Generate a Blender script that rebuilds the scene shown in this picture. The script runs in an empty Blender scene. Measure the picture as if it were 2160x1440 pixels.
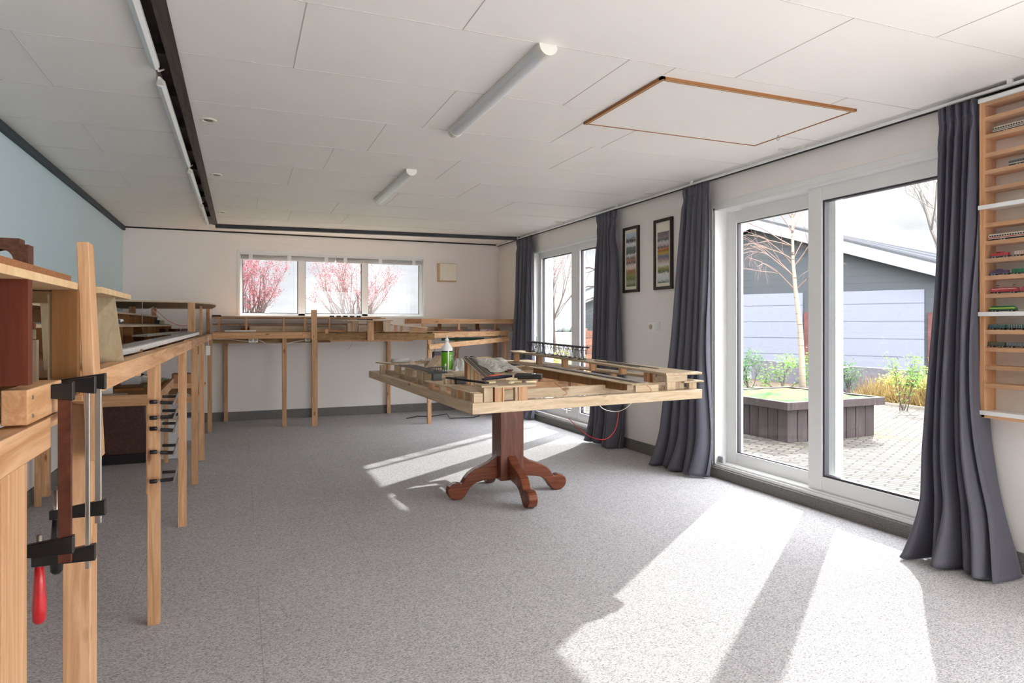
import bpy, bmesh, math, random
from mathutils import Vector, Matrix, Euler
random.seed(7)
sc = bpy.context.scene
COL = sc.collection
PI = math.pi

# ------------------------------------------------------------------ camera
F_PX = 1399.0
cam_d = bpy.data.cameras.new('camera'); cam = bpy.data.objects.new('camera', cam_d); COL.objects.link(cam)
cam_d.sensor_fit = 'HORIZONTAL'; cam_d.sensor_width = 36.0
cam_d.lens = 36.0 * F_PX / 2160.0
cam_d.shift_y = (686.0 - 720.0) / 2160.0
cam_d.clip_start = 0.03; cam_d.clip_end = 500
cam.location = (0, 0, 1.235)
cam.rotation_euler = (PI / 2, 0, -math.atan(572.0 / F_PX))
sc.camera = cam

# ------------------------------------------------------------------ exposure
sc.view_settings.view_transform = 'Standard'
sc.view_settings.look = 'None'
sc.view_settings.gamma = 1.0
sc.view_settings.use_curve_mapping = False
sc.view_settings.exposure = 0.9
sc.cycles.use_denoising = True
sc.cycles.max_bounces = 14
sc.cycles.diffuse_bounces = 8
sc.cycles.transparent_max_bounces = 24
sc.cycles.caustics_reflective = False
sc.cycles.caustics_refractive = False
sc.cycles.sample_clamp_indirect = 8.0

# ------------------------------------------------------------------ world: bright hazy sky with soft clouds
SKY_LOW, SKY_TOP = 0.52, 5.0
w = bpy.data.worlds.new('sky'); sc.world = w; w.use_nodes = True
nt = w.node_tree; N = nt.nodes; L = nt.links
N.clear()
out = N.new('ShaderNodeOutputWorld'); bg = N.new('ShaderNodeBackground')
tc = N.new('ShaderNodeTexCoord'); sep = N.new('ShaderNodeSeparateXYZ')
L.new(tc.outputs['Generated'], sep.inputs[0])
mr = N.new('ShaderNodeMapRange'); mr.inputs[1].default_value = 0.24; mr.inputs[2].default_value = 0.62
mr.inputs[3].default_value = SKY_LOW; mr.inputs[4].default_value = SKY_TOP
L.new(sep.outputs[2], mr.inputs[0])
# extra brightness added to the unseen sky behind the viewpoint (towards -Y)
mr2 = N.new('ShaderNodeMapRange'); mr2.inputs[1].default_value = 0.1; mr2.inputs[2].default_value = -0.7
mr2.inputs[3].default_value = 0.0; mr2.inputs[4].default_value = 3.0
L.new(sep.outputs[1], mr2.inputs[0])
addb = N.new('ShaderNodeMath'); addb.operation = 'ADD'
L.new(mr.outputs[0], addb.inputs[0]); L.new(mr2.outputs[0], addb.inputs[1])
mp = N.new('ShaderNodeMapping'); mp.inputs['Scale'].default_value = (1.0, 1.0, 2.6)
L.new(tc.outputs['Generated'], mp.inputs[0])
nz = N.new('ShaderNodeTexNoise'); nz.inputs['Scale'].default_value = 5.5; nz.inputs['Detail'].default_value = 7
nz.inputs['Roughness'].default_value = 0.5
L.new(mp.outputs[0], nz.inputs[0])
cr = N.new('ShaderNodeValToRGB'); cr.color_ramp.elements[0].position = 0.42; cr.color_ramp.elements[1].position = 0.56
cr.color_ramp.elements[0].color = (0.93, 0.95, 1.0, 1); cr.color_ramp.elements[1].color = (1.25, 1.25, 1.25, 1)
L.new(nz.outputs[0], cr.inputs[0])
L.new(cr.outputs[0], bg.inputs['Color']); L.new(addb.outputs[0], bg.inputs['Strength'])
L.new(bg.outputs[0], out.inputs[0])

# ------------------------------------------------------------------ sun
SUN_E = 3.6
sd = bpy.data.lights.new('sun', 'SUN'); sd.energy = SUN_E; sd.angle = math.radians(0.6); sd.color = (1.0, 0.97, 0.91)
sun = bpy.data.objects.new('sun', sd); COL.objects.link(sun); sun.location = (30, 24, 24)
el = math.radians(31.6)
to_sun = Vector((0.798 * math.cos(el), 0.602 * math.cos(el), math.sin(el)))
sun.rotation_euler = to_sun.to_track_quat('Z', 'Y').to_euler()

# ------------------------------------------------------------------ materials
def srgb(r, g, b):
    def f(c):
        c /= 255.0
        return c / 12.92 if c <= 0.04045 else ((c + 0.055) / 1.055) ** 2.4
    return (f(r), f(g), f(b), 1.0)
MATS = {}
def pbr(name, col, rough=0.6, metal=0.0, spec=0.4, noise=0.0, nscale=30.0, bump=0.0, coat=0.0, stretch=(1, 1, 1), emit=None):
    m = bpy.data.materials.new(name); m.use_nodes = True
    n = m.node_tree.nodes; l = m.node_tree.links
    b = n['Principled BSDF']
    c = col if len(col) == 4 else (*col, 1)
    b.inputs['Base Color'].default_value = c
    b.inputs['Roughness'].default_value = rough; b.inputs['Metallic'].default_value = metal
    b.inputs['Specular IOR Level'].default_value = spec
    b.inputs['Coat Weight'].default_value = coat
    if emit:
        b.inputs['Emission Color'].default_value = emit[0]; b.inputs['Emission Strength'].default_value = emit[1]
    if noise or bump:
        t = n.new('ShaderNodeTexCoord'); mp = n.new('ShaderNodeMapping'); mp.inputs['Scale'].default_value = stretch
        nz = n.new('ShaderNodeTexNoise'); nz.inputs['Scale'].default_value = nscale; nz.inputs['Detail'].default_value = 5
        l.new(t.outputs['Object'], mp.inputs[0]); l.new(mp.outputs[0], nz.inputs[0])
        if noise:
            mx = n.new('ShaderNodeMix'); mx.data_type = 'RGBA'; mx.blend_type = 'MIX'
            r = n.new('ShaderNodeMapRange'); r.inputs[1].default_value = 0.3; r.inputs[2].default_value = 0.7
            l.new(nz.outputs[0], r.inputs[0]); l.new(r.outputs[0], mx.inputs[0])
            mx.inputs[6].default_value = tuple(max(0, v * (1 - noise)) for v in c[:3]) + (1,)
            mx.inputs[7].default_value = tuple(min(1, v * (1 + noise)) for v in c[:3]) + (1,)
            l.new(mx.outputs[2], b.inputs['Base Color'])
        if bump:
            bp = n.new('ShaderNodeBump'); bp.inputs['Strength'].default_value = bump; bp.inputs['Distance'].default_value = 0.004
            l.new(nz.outputs[0], bp.inputs['Height']); l.new(bp.outputs[0], b.inputs['Normal'])
    MATS[name] = m
    return m

def wood(name, light, dark, axis, knots=True, rough=0.55, sc_=1.0):
    """sawn timber with grain running along the given axis"""
    m = bpy.data.materials.new(name); m.use_nodes = True
    n = m.node_tree.nodes; l = m.node_tree.links; b = n['Principled BSDF']
    t = n.new('ShaderNodeTexCoord'); mp = n.new('ShaderNodeMapping')
    s = [14.0 * sc_] * 3; s[axis] = 0.9 * sc_
    mp.inputs['Scale'].default_value = s
    oi = n.new('ShaderNodeObjectInfo'); vm = n.new('ShaderNodeVectorMath'); vm.operation = 'ADD'
    ms = n.new('ShaderNodeMath'); ms.operation = 'MULTIPLY'; ms.inputs[1].default_value = 37.0
    l.new(oi.outputs['Random'], ms.inputs[0])
    l.new(t.outputs['Object'], vm.inputs[0]); l.new(ms.outputs[0], vm.inputs[1]); l.new(vm.outputs[0], mp.inputs[0])
    wv = n.new('ShaderNodeTexNoise'); wv.inputs['Scale'].default_value = 2.2; wv.inputs['Detail'].default_value = 9
    wv.inputs['Roughness'].default_value = 0.68; wv.inputs['Distortion'].default_value = 0.9
    l.new(mp.outputs[0], wv.inputs[0])
    r = n.new('ShaderNodeValToRGB'); r.color_ramp.elements[0].position = 0.34; r.color_ramp.elements[1].position = 0.64
    r.color_ramp.elements[0].color = srgb(*dark); r.color_ramp.elements[1].color = srgb(*light)
    l.new(wv.outputs[0], r.inputs[0])
    last = r.outputs[0]
    if knots:
        mp2 = n.new('ShaderNodeMapping'); s2 = [13.0] * 3; s2[axis] = 4.5; mp2.inputs['Scale'].default_value = s2
        l.new(vm.outputs[0], mp2.inputs[0])
        vo = n.new('ShaderNodeTexVoronoi'); vo.inputs['Scale'].default_value = 1.0
        l.new(mp2.outputs[0], vo.inputs[0])
        kr = n.new('ShaderNodeMapRange'); kr.inputs[1].default_value = 0.07; kr.inputs[2].default_value = 0.17
        kr.inputs[3].default_value = 0.8; kr.inputs[4].default_value = 0.0
        l.new(vo.outputs['Distance'], kr.inputs[0])
        mx = n.new('ShaderNodeMix'); mx.data_type = 'RGBA'
        l.new(kr.outputs[0], mx.inputs[0]); l.new(last, mx.inputs[6]); mx.inputs[7].default_value = srgb(104, 62, 34)
        last = mx.outputs[2]
    # board to board tone
    hs = n.new('ShaderNodeHueSaturation'); vr = n.new('ShaderNodeMapRange'); vr.inputs[3].default_value = 0.82; vr.inputs[4].default_value = 1.12
    l.new(oi.outputs['Random'], vr.inputs[0]); l.new(vr.outputs[0], hs.inputs['Value']); l.new(last, hs.inputs['Color'])
    l.new(hs.outputs[0], b.inputs['Base Color'])
    b.inputs['Roughness'].default_value = rough; b.inputs['Specular IOR Level'].default_value = 0.3
    bp = n.new('ShaderNodeBump'); bp.inputs['Strength'].default_value = 0.25; bp.inputs['Distance'].default_value = 0.002
    l.new(wv.outputs[0], bp.inputs['Height']); l.new(bp.outputs[0], b.inputs['Normal'])
    MATS[name] = m
    return m

PL, PD = (218, 176, 136), (178, 130, 88)
WX = wood('pine_x', PL, PD, 0); WY = wood('pine_y', PL, PD, 1); WZ = wood('pine_z', PL, PD, 2)
OL, OD = (208, 188, 160), (172, 150, 120)
OX = wood('aged_pine_x', OL, OD, 0); OY = wood('aged_pine_y', OL, OD, 1); OZ = wood('aged_pine_z', OL, OD, 2)
PLY = wood('plywood', (222, 192, 150), (198, 164, 120), 0, knots=False, sc_=0.6)
RAW = wood('rough_sawn', (176, 142, 98), (128, 96, 58), 0, knots=False, sc_=1.6)
BRN = wood('brown_board', (142, 98, 56), (110, 72, 38), 2, knots=False)
RED = wood('red_board', (108, 50, 30), (78, 32, 20), 2, knots=False)
GRYB = wood('grey_panel_board', (168, 152, 124), (146, 130, 102), 2, knots=True)
BEECH = wood('beech_x', (226, 178, 138), (204, 150, 108), 1, knots=False)
MAHO = wood('mahogany', (122, 78, 64), (84, 50, 40), 2, knots=False, rough=0.3, sc_=1.6)
MAHO_F = wood('mahogany_foot', (126, 72, 52), (86, 46, 30), 0, knots=False, rough=0.22)
DARKT = wood('dark_timber_y', (92, 82, 78), (58, 50, 48), 1, knots=False)
DARKX = wood('dark_timber_x', (76, 78, 84), (52, 54, 60), 0, knots=False)
PLANTER = wood('weathered_dark_plank', (62, 52, 54), (40, 33, 34), 2, knots=False)

WHITE = pbr('white_wall_paint', srgb(240, 236, 233), 0.7, noise=0.012, nscale=3)
BLUE = pbr('blue_wall_paint', srgb(204, 224, 234), 0.7, noise=0.01, nscale=3)
CEIL = pbr('white_ceiling_panel', srgb(243, 240, 237), 0.6, noise=0.01, nscale=2)
SEAM = pbr('seam_shadow_gap', srgb(200, 196, 192), 0.9)
UPVC = pbr('white_upvc', srgb(232, 233, 233), 0.3, spec=0.5)
UPVC_D = pbr('grey_gasket', srgb(60, 58, 66), 0.5)
BLACK = pbr('black_plastic', srgb(24, 24, 26), 0.35, spec=0.5)
BLACKM = pbr('matt_black', srgb(30, 29, 30), 0.75)
BROWNF = pbr('black_brown_frame', srgb(46, 38, 34), 0.45)
CREAM = pbr('cream_mat', srgb(236, 232, 216), 0.8)
STEEL = pbr('bright_steel', srgb(190, 186, 178), 0.3, metal=0.9)
RUST = pbr('rusty_steel_bar', srgb(92, 50, 36), 0.55, metal=0.3, noise=0.3, nscale=60)
REDP = pbr('red_lacquer', srgb(190, 34, 40), 0.3, coat=0.4, noise=0.15, nscale=40)
FOAMW = pbr('white_foam', srgb(236, 236, 234), 0.8, noise=0.06, nscale=40)
FOAMG = pbr('grey_ballast', srgb(150, 144, 138), 0.9, noise=0.4, nscale=130)
CORK = pbr('cork', srgb(140, 92, 58), 0.9, noise=0.25, nscale=160, bump=0.6)
DCORK = pbr('dark_cork', srgb(88, 56, 42), 0.9, noise=0.35, nscale=120, bump=0.6)
SOCK = pbr('socket_plastic', srgb(246, 245, 240), 0.35)
GREEND = pbr('dark_green_board', srgb(40, 84, 60), 0.6, noise=0.3, nscale=80)
CHIP = pbr('chipboard', srgb(170, 136, 98), 0.85, noise=0.12, nscale=150)
CABD = pbr('dark_brown_laminate', srgb(74, 50, 42), 0.5, noise=0.25, nscale=50)
TRACK = pbr('grey_track', srgb(92, 90, 92), 0.6, noise=0.25, nscale=120)
RAILM = pbr('rail_metal', srgb(170, 165, 165), 0.35, metal=0.7)
PLBAG = pbr('clear_bag_film', srgb(205, 205, 200), 0.12, spec=0.8)
CONT = pbr('translucent_box', srgb(208, 212, 214), 0.25)
LAMPC = pbr('lamp_diffuser', srgb(222, 224, 228), 0.35, spec=0.5)
LAMPE = pbr('lamp_end_cap', srgb(226, 225, 218), 0.4)
WIREW = pbr('white_cable', srgb(235, 232, 228), 0.5); WIRER = pbr('red_cable', srgb(200, 40, 44), 0.5)
WIREG = pbr('grey_cable', srgb(90, 88, 86), 0.5)
OLDTAN = pbr('tan_edge', srgb(214, 182, 140), 0.6)
HATCHW = pbr('hatch_trim_brown', srgb(150, 100, 58), 0.6)
GREENL = pbr('green_label', srgb(96, 168, 20), 0.4)
NAVY = pbr('navy_band', srgb(24, 40, 60), 0.4)

def carpet(name, c0, c1, c2, sxy=260.0, stretch=(1, 1, 1), tile=False):
    m = bpy.data.materials.new(name); m.use_nodes = True
    n = m.node_tree.nodes; l = m.node_tree.links; b = n['Principled BSDF']
    t = n.new('ShaderNodeTexCoord'); mp = n.new('ShaderNodeMapping'); mp.inputs['Scale'].default_value = stretch
    mp.inputs['Rotation'].default_value = (0, 0, 0.3)
    l.new(t.outputs['Object'], mp.inputs[0])
    a = n.new('ShaderNodeTexNoise'); a.inputs['Scale'].default_value = sxy; a.inputs['Detail'].default_value = 4; a.inputs['Roughness'].default_value = 0.75
    l.new(mp.outputs[0], a.inputs[0])
    r = n.new('ShaderNodeValToRGB'); e = r.color_ramp.elements
    e[0].position = 0.36; e[0].color = srgb(*c0); e[1].position = 0.62; e[1].color = srgb(*c2)
    k = e.new(0.47); k.color = srgb(*c1)
    l.new(a.outputs[0], r.inputs[0])
    last = r.outputs[0]
    if tile:   # faint tile joints 0.98 x 0.98 m and patchy wear
        br = n.new('ShaderNodeTexBrick'); br.offset = 0.5; br.inputs['Scale'].default_value = 1.0
        br.inputs['Brick Width'].default_value = 1.08; br.inputs['Row Height'].default_value = 1.08; br.inputs['Mortar Size'].default_value = 0.0016
        br.inputs['Color1'].default_value = (1, 1, 1, 1); br.inputs['Color2'].default_value = (1, 1, 1, 1); br.inputs['Mortar'].default_value = (0.72, 0.72, 0.72, 1)
        l.new(t.outputs['Object'], br.inputs[0])
        mx = n.new('ShaderNodeMix'); mx.data_type = 'RGBA'; mx.blend_type = 'MULTIPLY'; mx.inputs[0].default_value = 1
        l.new(last, mx.inputs[6]); l.new(br.outputs[0], mx.inputs[7]); last = mx.outputs[2]
        big = n.new('ShaderNodeTexNoise'); big.inputs['Scale'].default_value = 3; big.inputs['Detail'].default_value = 3
        l.new(t.outputs['Object'], big.inputs[0])
        mr = n.new('ShaderNodeMapRange'); mr.inputs[3].default_value = 0.93; mr.inputs[4].default_value = 1.06
        l.new(big.outputs[0], mr.inputs[0])
        mx2 = n.new('ShaderNodeMix'); mx2.data_type = 'RGBA'; mx2.blend_type = 'MULTIPLY'; mx2.inputs[0].default_value = 1
        l.new(last, mx2.inputs[6]); l.new(mr.outputs[0], mx2.inputs[7]); last = mx2.outputs[2]
    l.new(last, b.inputs['Base Color'])
    b.inputs['Roughness'].default_value = 0.95; b.inputs['Specular IOR Level'].default_value = 0.1
    bp = n.new('ShaderNodeBump'); bp.inputs['Strength'].default_value = 0.35; bp.inputs['Distance'].default_value = 0.004
    l.new(a.outputs[0], bp.inputs['Height']); l.new(bp.outputs[0], b.inputs['Normal'])
    MATS[name] = m
    return m
CARPET = carpet('grey_needlefelt_carpet', (112, 111, 114), (172, 171, 174), (210, 209, 211), 120.0, stretch=(1.0, 2.2, 1), tile=True)
CARPB = carpet('carpet_skirting_strip', (74, 72, 72), (112, 110, 108), (150, 148, 144), 300.0)

def fabric(name, c0, c1):
    m = pbr(name, srgb(*c0), 0.5, spec=0.35, noise=0.10, nscale=220, bump=0.15)
    b = m.node_tree.nodes['Principled BSDF']
    b.inputs['Sheen Weight'].default_value = 0.5; b.inputs['Sheen Roughness'].default_value = 0.4
    b.inputs['Sheen Tint'].default_value = srgb(*c1)
    return m
CURT = fabric('charcoal_curtain_fabric', (84, 84, 95), (160, 160, 172))

def glass_mat():
    m = bpy.data.materials.new('window_glass'); m.use_nodes = True
    n = m.node_tree.nodes; l = m.node_tree.links; n.clear()
    o = n.new('ShaderNodeOutputMaterial'); mx = n.new('ShaderNodeMixShader'); lw = n.new('ShaderNodeLayerWeight'); lw.inputs[0].default_value = 0.5
    pw = n.new('ShaderNodeMath'); pw.operation = 'POWER'; pw.inputs[1].default_value = 4.5; l.new(lw.outputs['Facing'], pw.inputs[0])
    fr = n.new('ShaderNodeMath'); fr.operation = 'MULTIPLY_ADD'; fr.inputs[1].default_value = 0.5; fr.inputs[2].default_value = 0.03; l.new(pw.outputs[0], fr.inputs[0])
    tr = n.new('ShaderNodeBsdfTransparent'); tr.inputs[0].default_value = (0.97, 0.98, 0.98, 1)
    gl = n.new('ShaderNodeBsdfGlossy'); gl.inputs['Roughness'].default_value = 0.0
    l.new(fr.outputs[0], mx.inputs[0]); l.new(tr.outputs[0], mx.inputs[1]); l.new(gl.outputs[0], mx.inputs[2]); l.new(mx.outputs[0], o.inputs[0])
    return m
GLASS = glass_mat()
def film_mat():
    m = bpy.data.materials.new('clear_plastic_film'); m.use_nodes = True
    n = m.node_tree.nodes; l = m.node_tree.links; n.clear()
    o = n.new('ShaderNodeOutputMaterial'); mx = n.new('ShaderNodeMixShader'); mx.inputs[0].default_value = 0.5
    tr = n.new('ShaderNodeBsdfTransparent')
    gl = n.new('ShaderNodeBsdfPrincipled'); gl.inputs['Base Color'].default_value = (0.75, 0.75, 0.73, 1); gl.inputs['Roughness'].default_value = 0.15
    gl.inputs['Specular IOR Level'].default_value = 1.0
    l.new(tr.outputs[0], mx.inputs[1]); l.new(gl.outputs[0], mx.inputs[2]); l.new(mx.outputs[0], o.inputs[0])
    return m
FILM = film_mat()

# ------------------------------------------------------------------ helpers
class MB:
    def __init__(s): s.v = []; s.f = []
    def poly(s, pts, faces):
        o = len(s.v); s.v += [tuple(p) for p in pts]; s.f += [tuple(o + i for i in f) for f in faces]; return s
    def box(s, x0, x1, y0, y1, z0, z1):
        if x0 > x1: x0, x1 = x1, x0
        if y0 > y1: y0, y1 = y1, y0
        if z0 > z1: z0, z1 = z1, z0
        return s.poly([(x0, y0, z0), (x1, y0, z0), (x1, y1, z0), (x0, y1, z0), (x0, y0, z1), (x1, y0, z1), (x1, y1, z1), (x0, y1, z1)],
                      [(0, 3, 2, 1), (4, 5, 6, 7), (0, 1, 5, 4), (1, 2, 6, 5), (2, 3, 7, 6), (3, 0, 4, 7)])
    def hex8(s, b, t):   # bottom quad (ccw from above), top quad
        return s.poly(list(b) + list(t), [(0, 3, 2, 1), (4, 5, 6, 7), (0, 1, 5, 4), (1, 2, 6, 5), (2, 3, 7, 6), (3, 0, 4, 7)])
    def bar(s, p0, p1, w, h, up=(0, 0, 1)):   # p = centre of the section
        p0 = Vector(p0); p1 = Vector(p1); d = (p1 - p0).normalized(); up = Vector(up)
        sd_ = d.cross(up)
        if sd_.length < 1e-4: sd_ = d.cross(Vector((1, 0, 0)))
        sd_.normalize(); u = sd_.cross(d).normalized()
        a = sd_ * w / 2; b = u * h / 2
        q = lambda p: [p - a - b, p + a - b, p + a + b, p - a + b]
        return s.poly(q(p0) + q(p1), [(0, 1, 2, 3), (7, 6, 5, 4), (0, 4, 5, 1), (1, 5, 6, 2), (2, 6, 7, 3), (3, 7, 4, 0)])
    def prism(s, pts, axis, a, b):  # polygon in the two other axes, extruded along axis
        def mk(p, c):
            r = [0, 0, 0]; k = [i for i in range(3) if i != axis]; r[k[0]] = p[0]; r[k[1]] = p[1]; r[axis] = c; return r
        n = len(pts)
        return s.poly([mk(p, a) for p in pts] + [mk(p, b) for p in pts],
                      [tuple(range(n))[::-1], tuple(range(n, 2 * n))] + [(i, (i + 1) % n, n + (i + 1) % n, n + i) for i in range(n)])
    def tube(s, pts, radii, n=6, cap=True):
        pts = [Vector(p) for p in pts]
        if not hasattr(radii, '__len__'): radii = [radii] * len(pts)
        o = len(s.v); ref = None
        for i, p in enumerate(pts):
            d = (pts[min(i + 1, len(pts) - 1)] - pts[max(i - 1, 0)])
            if d.length < 1e-9: d = Vector((0, 0, 1))
            d.normalize()
            if ref is None:
                ref = Vector((0, 0, 1)) if abs(d.z) < 0.9 else Vector((1, 0, 0))
            a = (ref - d * ref.dot(d))
            if a.length < 1e-5: a = d.orthogonal()
            a.normalize(); ref = a; b = d.cross(a)
            for k in range(n):
                t = 2 * PI * k / n
                s.v.append(tuple(p + (a * math.cos(t) + b * math.sin(t)) * radii[i]))
        for i in range(len(pts) - 1):
            for k in range(n):
                s.f.append((o + i * n + k, o + i * n + (k + 1) % n, o + (i + 1) * n + (k + 1) % n, o + (i + 1) * n + k))
        if cap and n > 2:
            s.f.append(tuple(o + k for k in range(n))[::-1]); e = o + (len(pts) - 1) * n; s.f.append(tuple(e + k for k in range(n)))
        return s
    def lathe(s, c, prof, n=20):  # prof: (r, z)
        o = len(s.v)
        for r, z in prof:
            for k in range(n):
                t = 2 * PI * k / n; s.v.append((c[0] + r * math.cos(t), c[1] + r * math.sin(t), c[2] + z))
        for i in range(len(prof) - 1):
            for k in range(n):
                s.f.append((o + i * n + k, o + i * n + (k + 1) % n, o + (i + 1) * n + (k + 1) % n, o + (i + 1) * n + k))
        s.f.append(tuple(o + k for k in range(n))[::-1]); e = o + (len(prof) - 1) * n; s.f.append(tuple(e + k for k in range(n)))
        return s
    def grid(s, fn, nu, nv):
        o = len(s.v)
        for j in range(nv + 1):
            for i in range(nu + 1): s.v.append(tuple(fn(i / nu, j / nv)))
        for j in range(nv):
            for i in range(nu):
                a = o + j * (nu + 1) + i; s.f.append((a, a + 1, a + nu + 2, a + nu + 1))
        return s
    def rot(s, ang, c):
        M = Matrix.Rotation(ang, 4, 'Z'); c = Vector(c)
        s.v = [tuple(M @ (Vector(p) - c) + c) for p in s.v]; return s
    def build(s, name, mat, parent=None, smooth=False, bevel=0.0, solid=0.0):
        me = bpy.data.meshes.new(name)
        off = Vector((0, 0, 0))
        if parent is None and s.v:
            xs = [p[0] for p in s.v]; ys = [p[1] for p in s.v]; zs = [p[2] for p in s.v]
            off = Vector(((min(xs) + max(xs)) / 2, (min(ys) + max(ys)) / 2, min(zs)))
        elif parent is not None:
            off = Vector(parent.get('_w', (0, 0, 0)))
        me.from_pydata([tuple(Vector(p) - off) for p in s.v], [], s.f); me.update()
        bm = bmesh.new(); bm.from_mesh(me); bmesh.ops.recalc_face_normals(bm, faces=bm.faces); bm.to_mesh(me); bm.free()
        if smooth:
            for p in me.polygons: p.use_smooth = True
        me.materials.append(mat)
        o = bpy.data.objects.new(name, me); COL.objects.link(o)
        if parent is None: o.location = off
        else: o.parent = parent
        o['_w'] = tuple(off)
        if bevel:
            b = o.modifiers.new('bevel', 'BEVEL'); b.width = bevel; b.segments = 2; b.limit_method = 'ANGLE'
        if solid:
            b = o.modifiers.new('solidify', 'SOLIDIFY'); b.thickness = solid
        return o
def tag(o, label, cat=None, group=None, kind=None):
    if label: o['label'] = label
    if cat: o['category'] = cat
    if group: o['group'] = group
    if kind: o['kind'] = kind
    return o
def thing(name, loc, label, cat, group=None):
    o = bpy.data.objects.new(name, None); COL.objects.link(o); o.location = loc; o.empty_display_size = 0.1
    o['_w'] = tuple(loc)
    return tag(o, label, cat, group)
def struct(o): o['kind'] = 'structure'; return o
def B(x0, x1, y0, y1, z0, z1): return MB().box(x0, x1, y0, y1, z0, z1)
def dup(root, loc, rz=None, label=None):
    r = root.copy(); COL.objects.link(r); r.location = loc
    if rz is not None: r.rotation_euler = (0, 0, rz)
    if label: r['label'] = label
    r['_w'] = tuple(loc)
    for ch in list(root.children):
        c = ch.copy(); COL.objects.link(c); c.parent = r
        for g in list(ch.children):
            d = g.copy(); COL.objects.link(d); d.parent = c
    return r

# ================================================================== ROOM SHELL
XL, XR, YB, YF, ZC = -1.34, 3.60, 9.33, -2.6, 2.45
GAP0, GAP1 = -0.385, -0.258
struct(B(XL - 0.3, XR + 0.35, YF - 0.3, YB + 0.3, -0.12, 0).build('floor', CARPET))
# ceiling in two fields with a timber-lined service gap between them
GY = 8.75
c = MB()
c.box(GAP1, XR + 0.3, YF - 0.3, YB + 0.3, ZC, ZC + 0.12)
c.box(XL - 0.3, GAP0, YF - 0.3, YB + 0.3, ZC, ZC + 0.12)
c.box(GAP0, GAP1, GY, YB + 0.3, ZC, ZC + 0.12)
ceil = struct(c.build('ceiling', CEIL))
s = MB()
g = 0.0014
for k in range(-6, 10):
    y = 1.912 + 0.6875 * k
    if 2.70 < y < 3.53: s.box(GAP1, 1.88, y - g, y + g, ZC - 0.0015, ZC + 0.001); s.box(3.22, XR, y - g, y + g, ZC - 0.0015, ZC + 0.001)
    else: s.box(GAP1, XR, y - g, y + g, ZC - 0.0015, ZC + 0.001)
    s.box(XL, GAP0, y + 0.02 - g, y + 0.02 + g, ZC - 0.0015, ZC + 0.001)
for x, y0, y1 in [(0.231, 2.6, 3.287), (0.845, 1.912, 2.6), (1.034, 3.287, 3.99), (0.814, 3.99, 4.66), (0.592, 4.66, 5.35), (0.372, 5.35, 6.04),
                  (0.15, 6.725, 7.41), (1.647, 2.6, 3.287), (1.905, 3.52, 3.99), (2.28, 3.53, 3.975), (2.22, 3.975, 4.66), (2.245, 1.912, 2.6),
                  (2.715, 1.22, 1.912), (1.9, 2.6, 2.7), (-0.878, 3.30, 3.995), (-0.886, 4.68, 5.37), (-0.89, 6.06, 6.75), (1.5, 4.66, 5.35),
                  (1.9, 5.35, 6.04), (1.2, 5.35, 6.04), (2.5, 6.04, 6.725), (1.35, 6.04, 6.725), (0.9, 6.725, 7.41), (0.5, 7.41, 8.1), (1.1, 7.41, 8.1), (3.0, 2.6, 2.71)]:
    s.box(x - g, x + g, y0, y1, ZC - 0.0015, ZC + 0.001)
s.build('panel_seam', SEAM, ceil)
# service gap: dark lining
q = MB(); q.box(GAP0, -0.305, YF, GY, ZC + 0.10, ZC + 0.12)
for k in range(14):
    y = 1.0 + 0.62 * k
    q.box(GAP0, -0.305, y, y + 0.035, ZC + 0.05, ZC + 0.10)
gp = struct(q.build('trim_1', DARKT))
struct(B(-0.31, GAP1, YF, GY, ZC - 0.006, ZC + 0.10).build('trim_2', DARKT))
struct(MB().bar((-0.28, 8.735, ZC - 0.02), (3.58, 8.43, ZC - 0.02), 0.07, 0.045).build('trim_3', DARKX))
struct(B(XL, XL + 0.03, YF, YB, ZC - 0.05, ZC).build('trim_4', pbr('slate_trim', srgb(48, 60, 68), 0.6)))
struct(B(XL, XR, YB - 0.012, YB, ZC - 0.016, ZC).build('trim_5', BLACKM))
struct(B(XR - 0.03, XR, YF, YB, ZC - 0.022, ZC).build('trim_6', BLACKM))
# walls
wl = MB(); wl.box(XL - 0.3, XL, YF - 0.3, YB + 0.3, 1.10, ZC)
wall_l = struct(wl.build('wall_left', BLUE))
struct(B(XL - 0.3, XL, YF - 0.3, YB + 0.3, 0, 1.10).build('wall_left_lower', WHITE))
# back wall with one long window
BX0, BX1, BZ0, BZ1 = -0.03, 2.455, 1.345, 2.205
m = MB(); m.box(XL, BX0, YB, YB + 0.3, 0, ZC); m.box(BX1, XR + 0.3, YB, YB + 0.3, 0, ZC)
m.box(BX0, BX1, YB, YB + 0.3, 0, BZ0); m.box(BX0, BX1, YB, YB + 0.3, BZ1, ZC)
struct(m.build('wall_back', WHITE))
# right wall with two glazed openings (and an unseen third opening added to light the room)
D0, D1, DZ0, DZ1 = 2.30, 4.455, 0.09, 2.225
W0, W1, WZ0, WZ1 = 5.95, 8.075, 0.09, 2.235
R0, R1 = -2.4, 0.95
m = MB()
for a, b in ((YF - 0.3, R0), (R1, D0), (D1, W0), (W1, YB + 0.3)): m.box(XR, XR + 0.3, a, b, 0, ZC)
m.box(XR, XR + 0.3, D0, D1, DZ1, ZC); m.box(XR, XR + 0.3, W0, W1, WZ1, ZC); m.box(XR, XR + 0.3, R0, R1, DZ1, ZC)
m.box(XR, XR + 0.3, D0, D1, 0, DZ0 - 0.012); m.box(XR, XR + 0.3, W0, W1, 0, WZ0 - 0.012)
struct(m.build('wall_right', WHITE))
# wall behind the viewpoint: unseen opening added to let in more daylight
m = MB(); m.box(XL - 0.3, 2.2, YF - 0.3, YF, 0, ZC); m.box(XR - 0.25, XR + 0.3, YF - 0.3, YF, 0, ZC); m.box(2.2, XR - 0.25, YF - 0.3, YF, 2.3, ZC)
struct(m.build('wall_front', WHITE))
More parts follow.
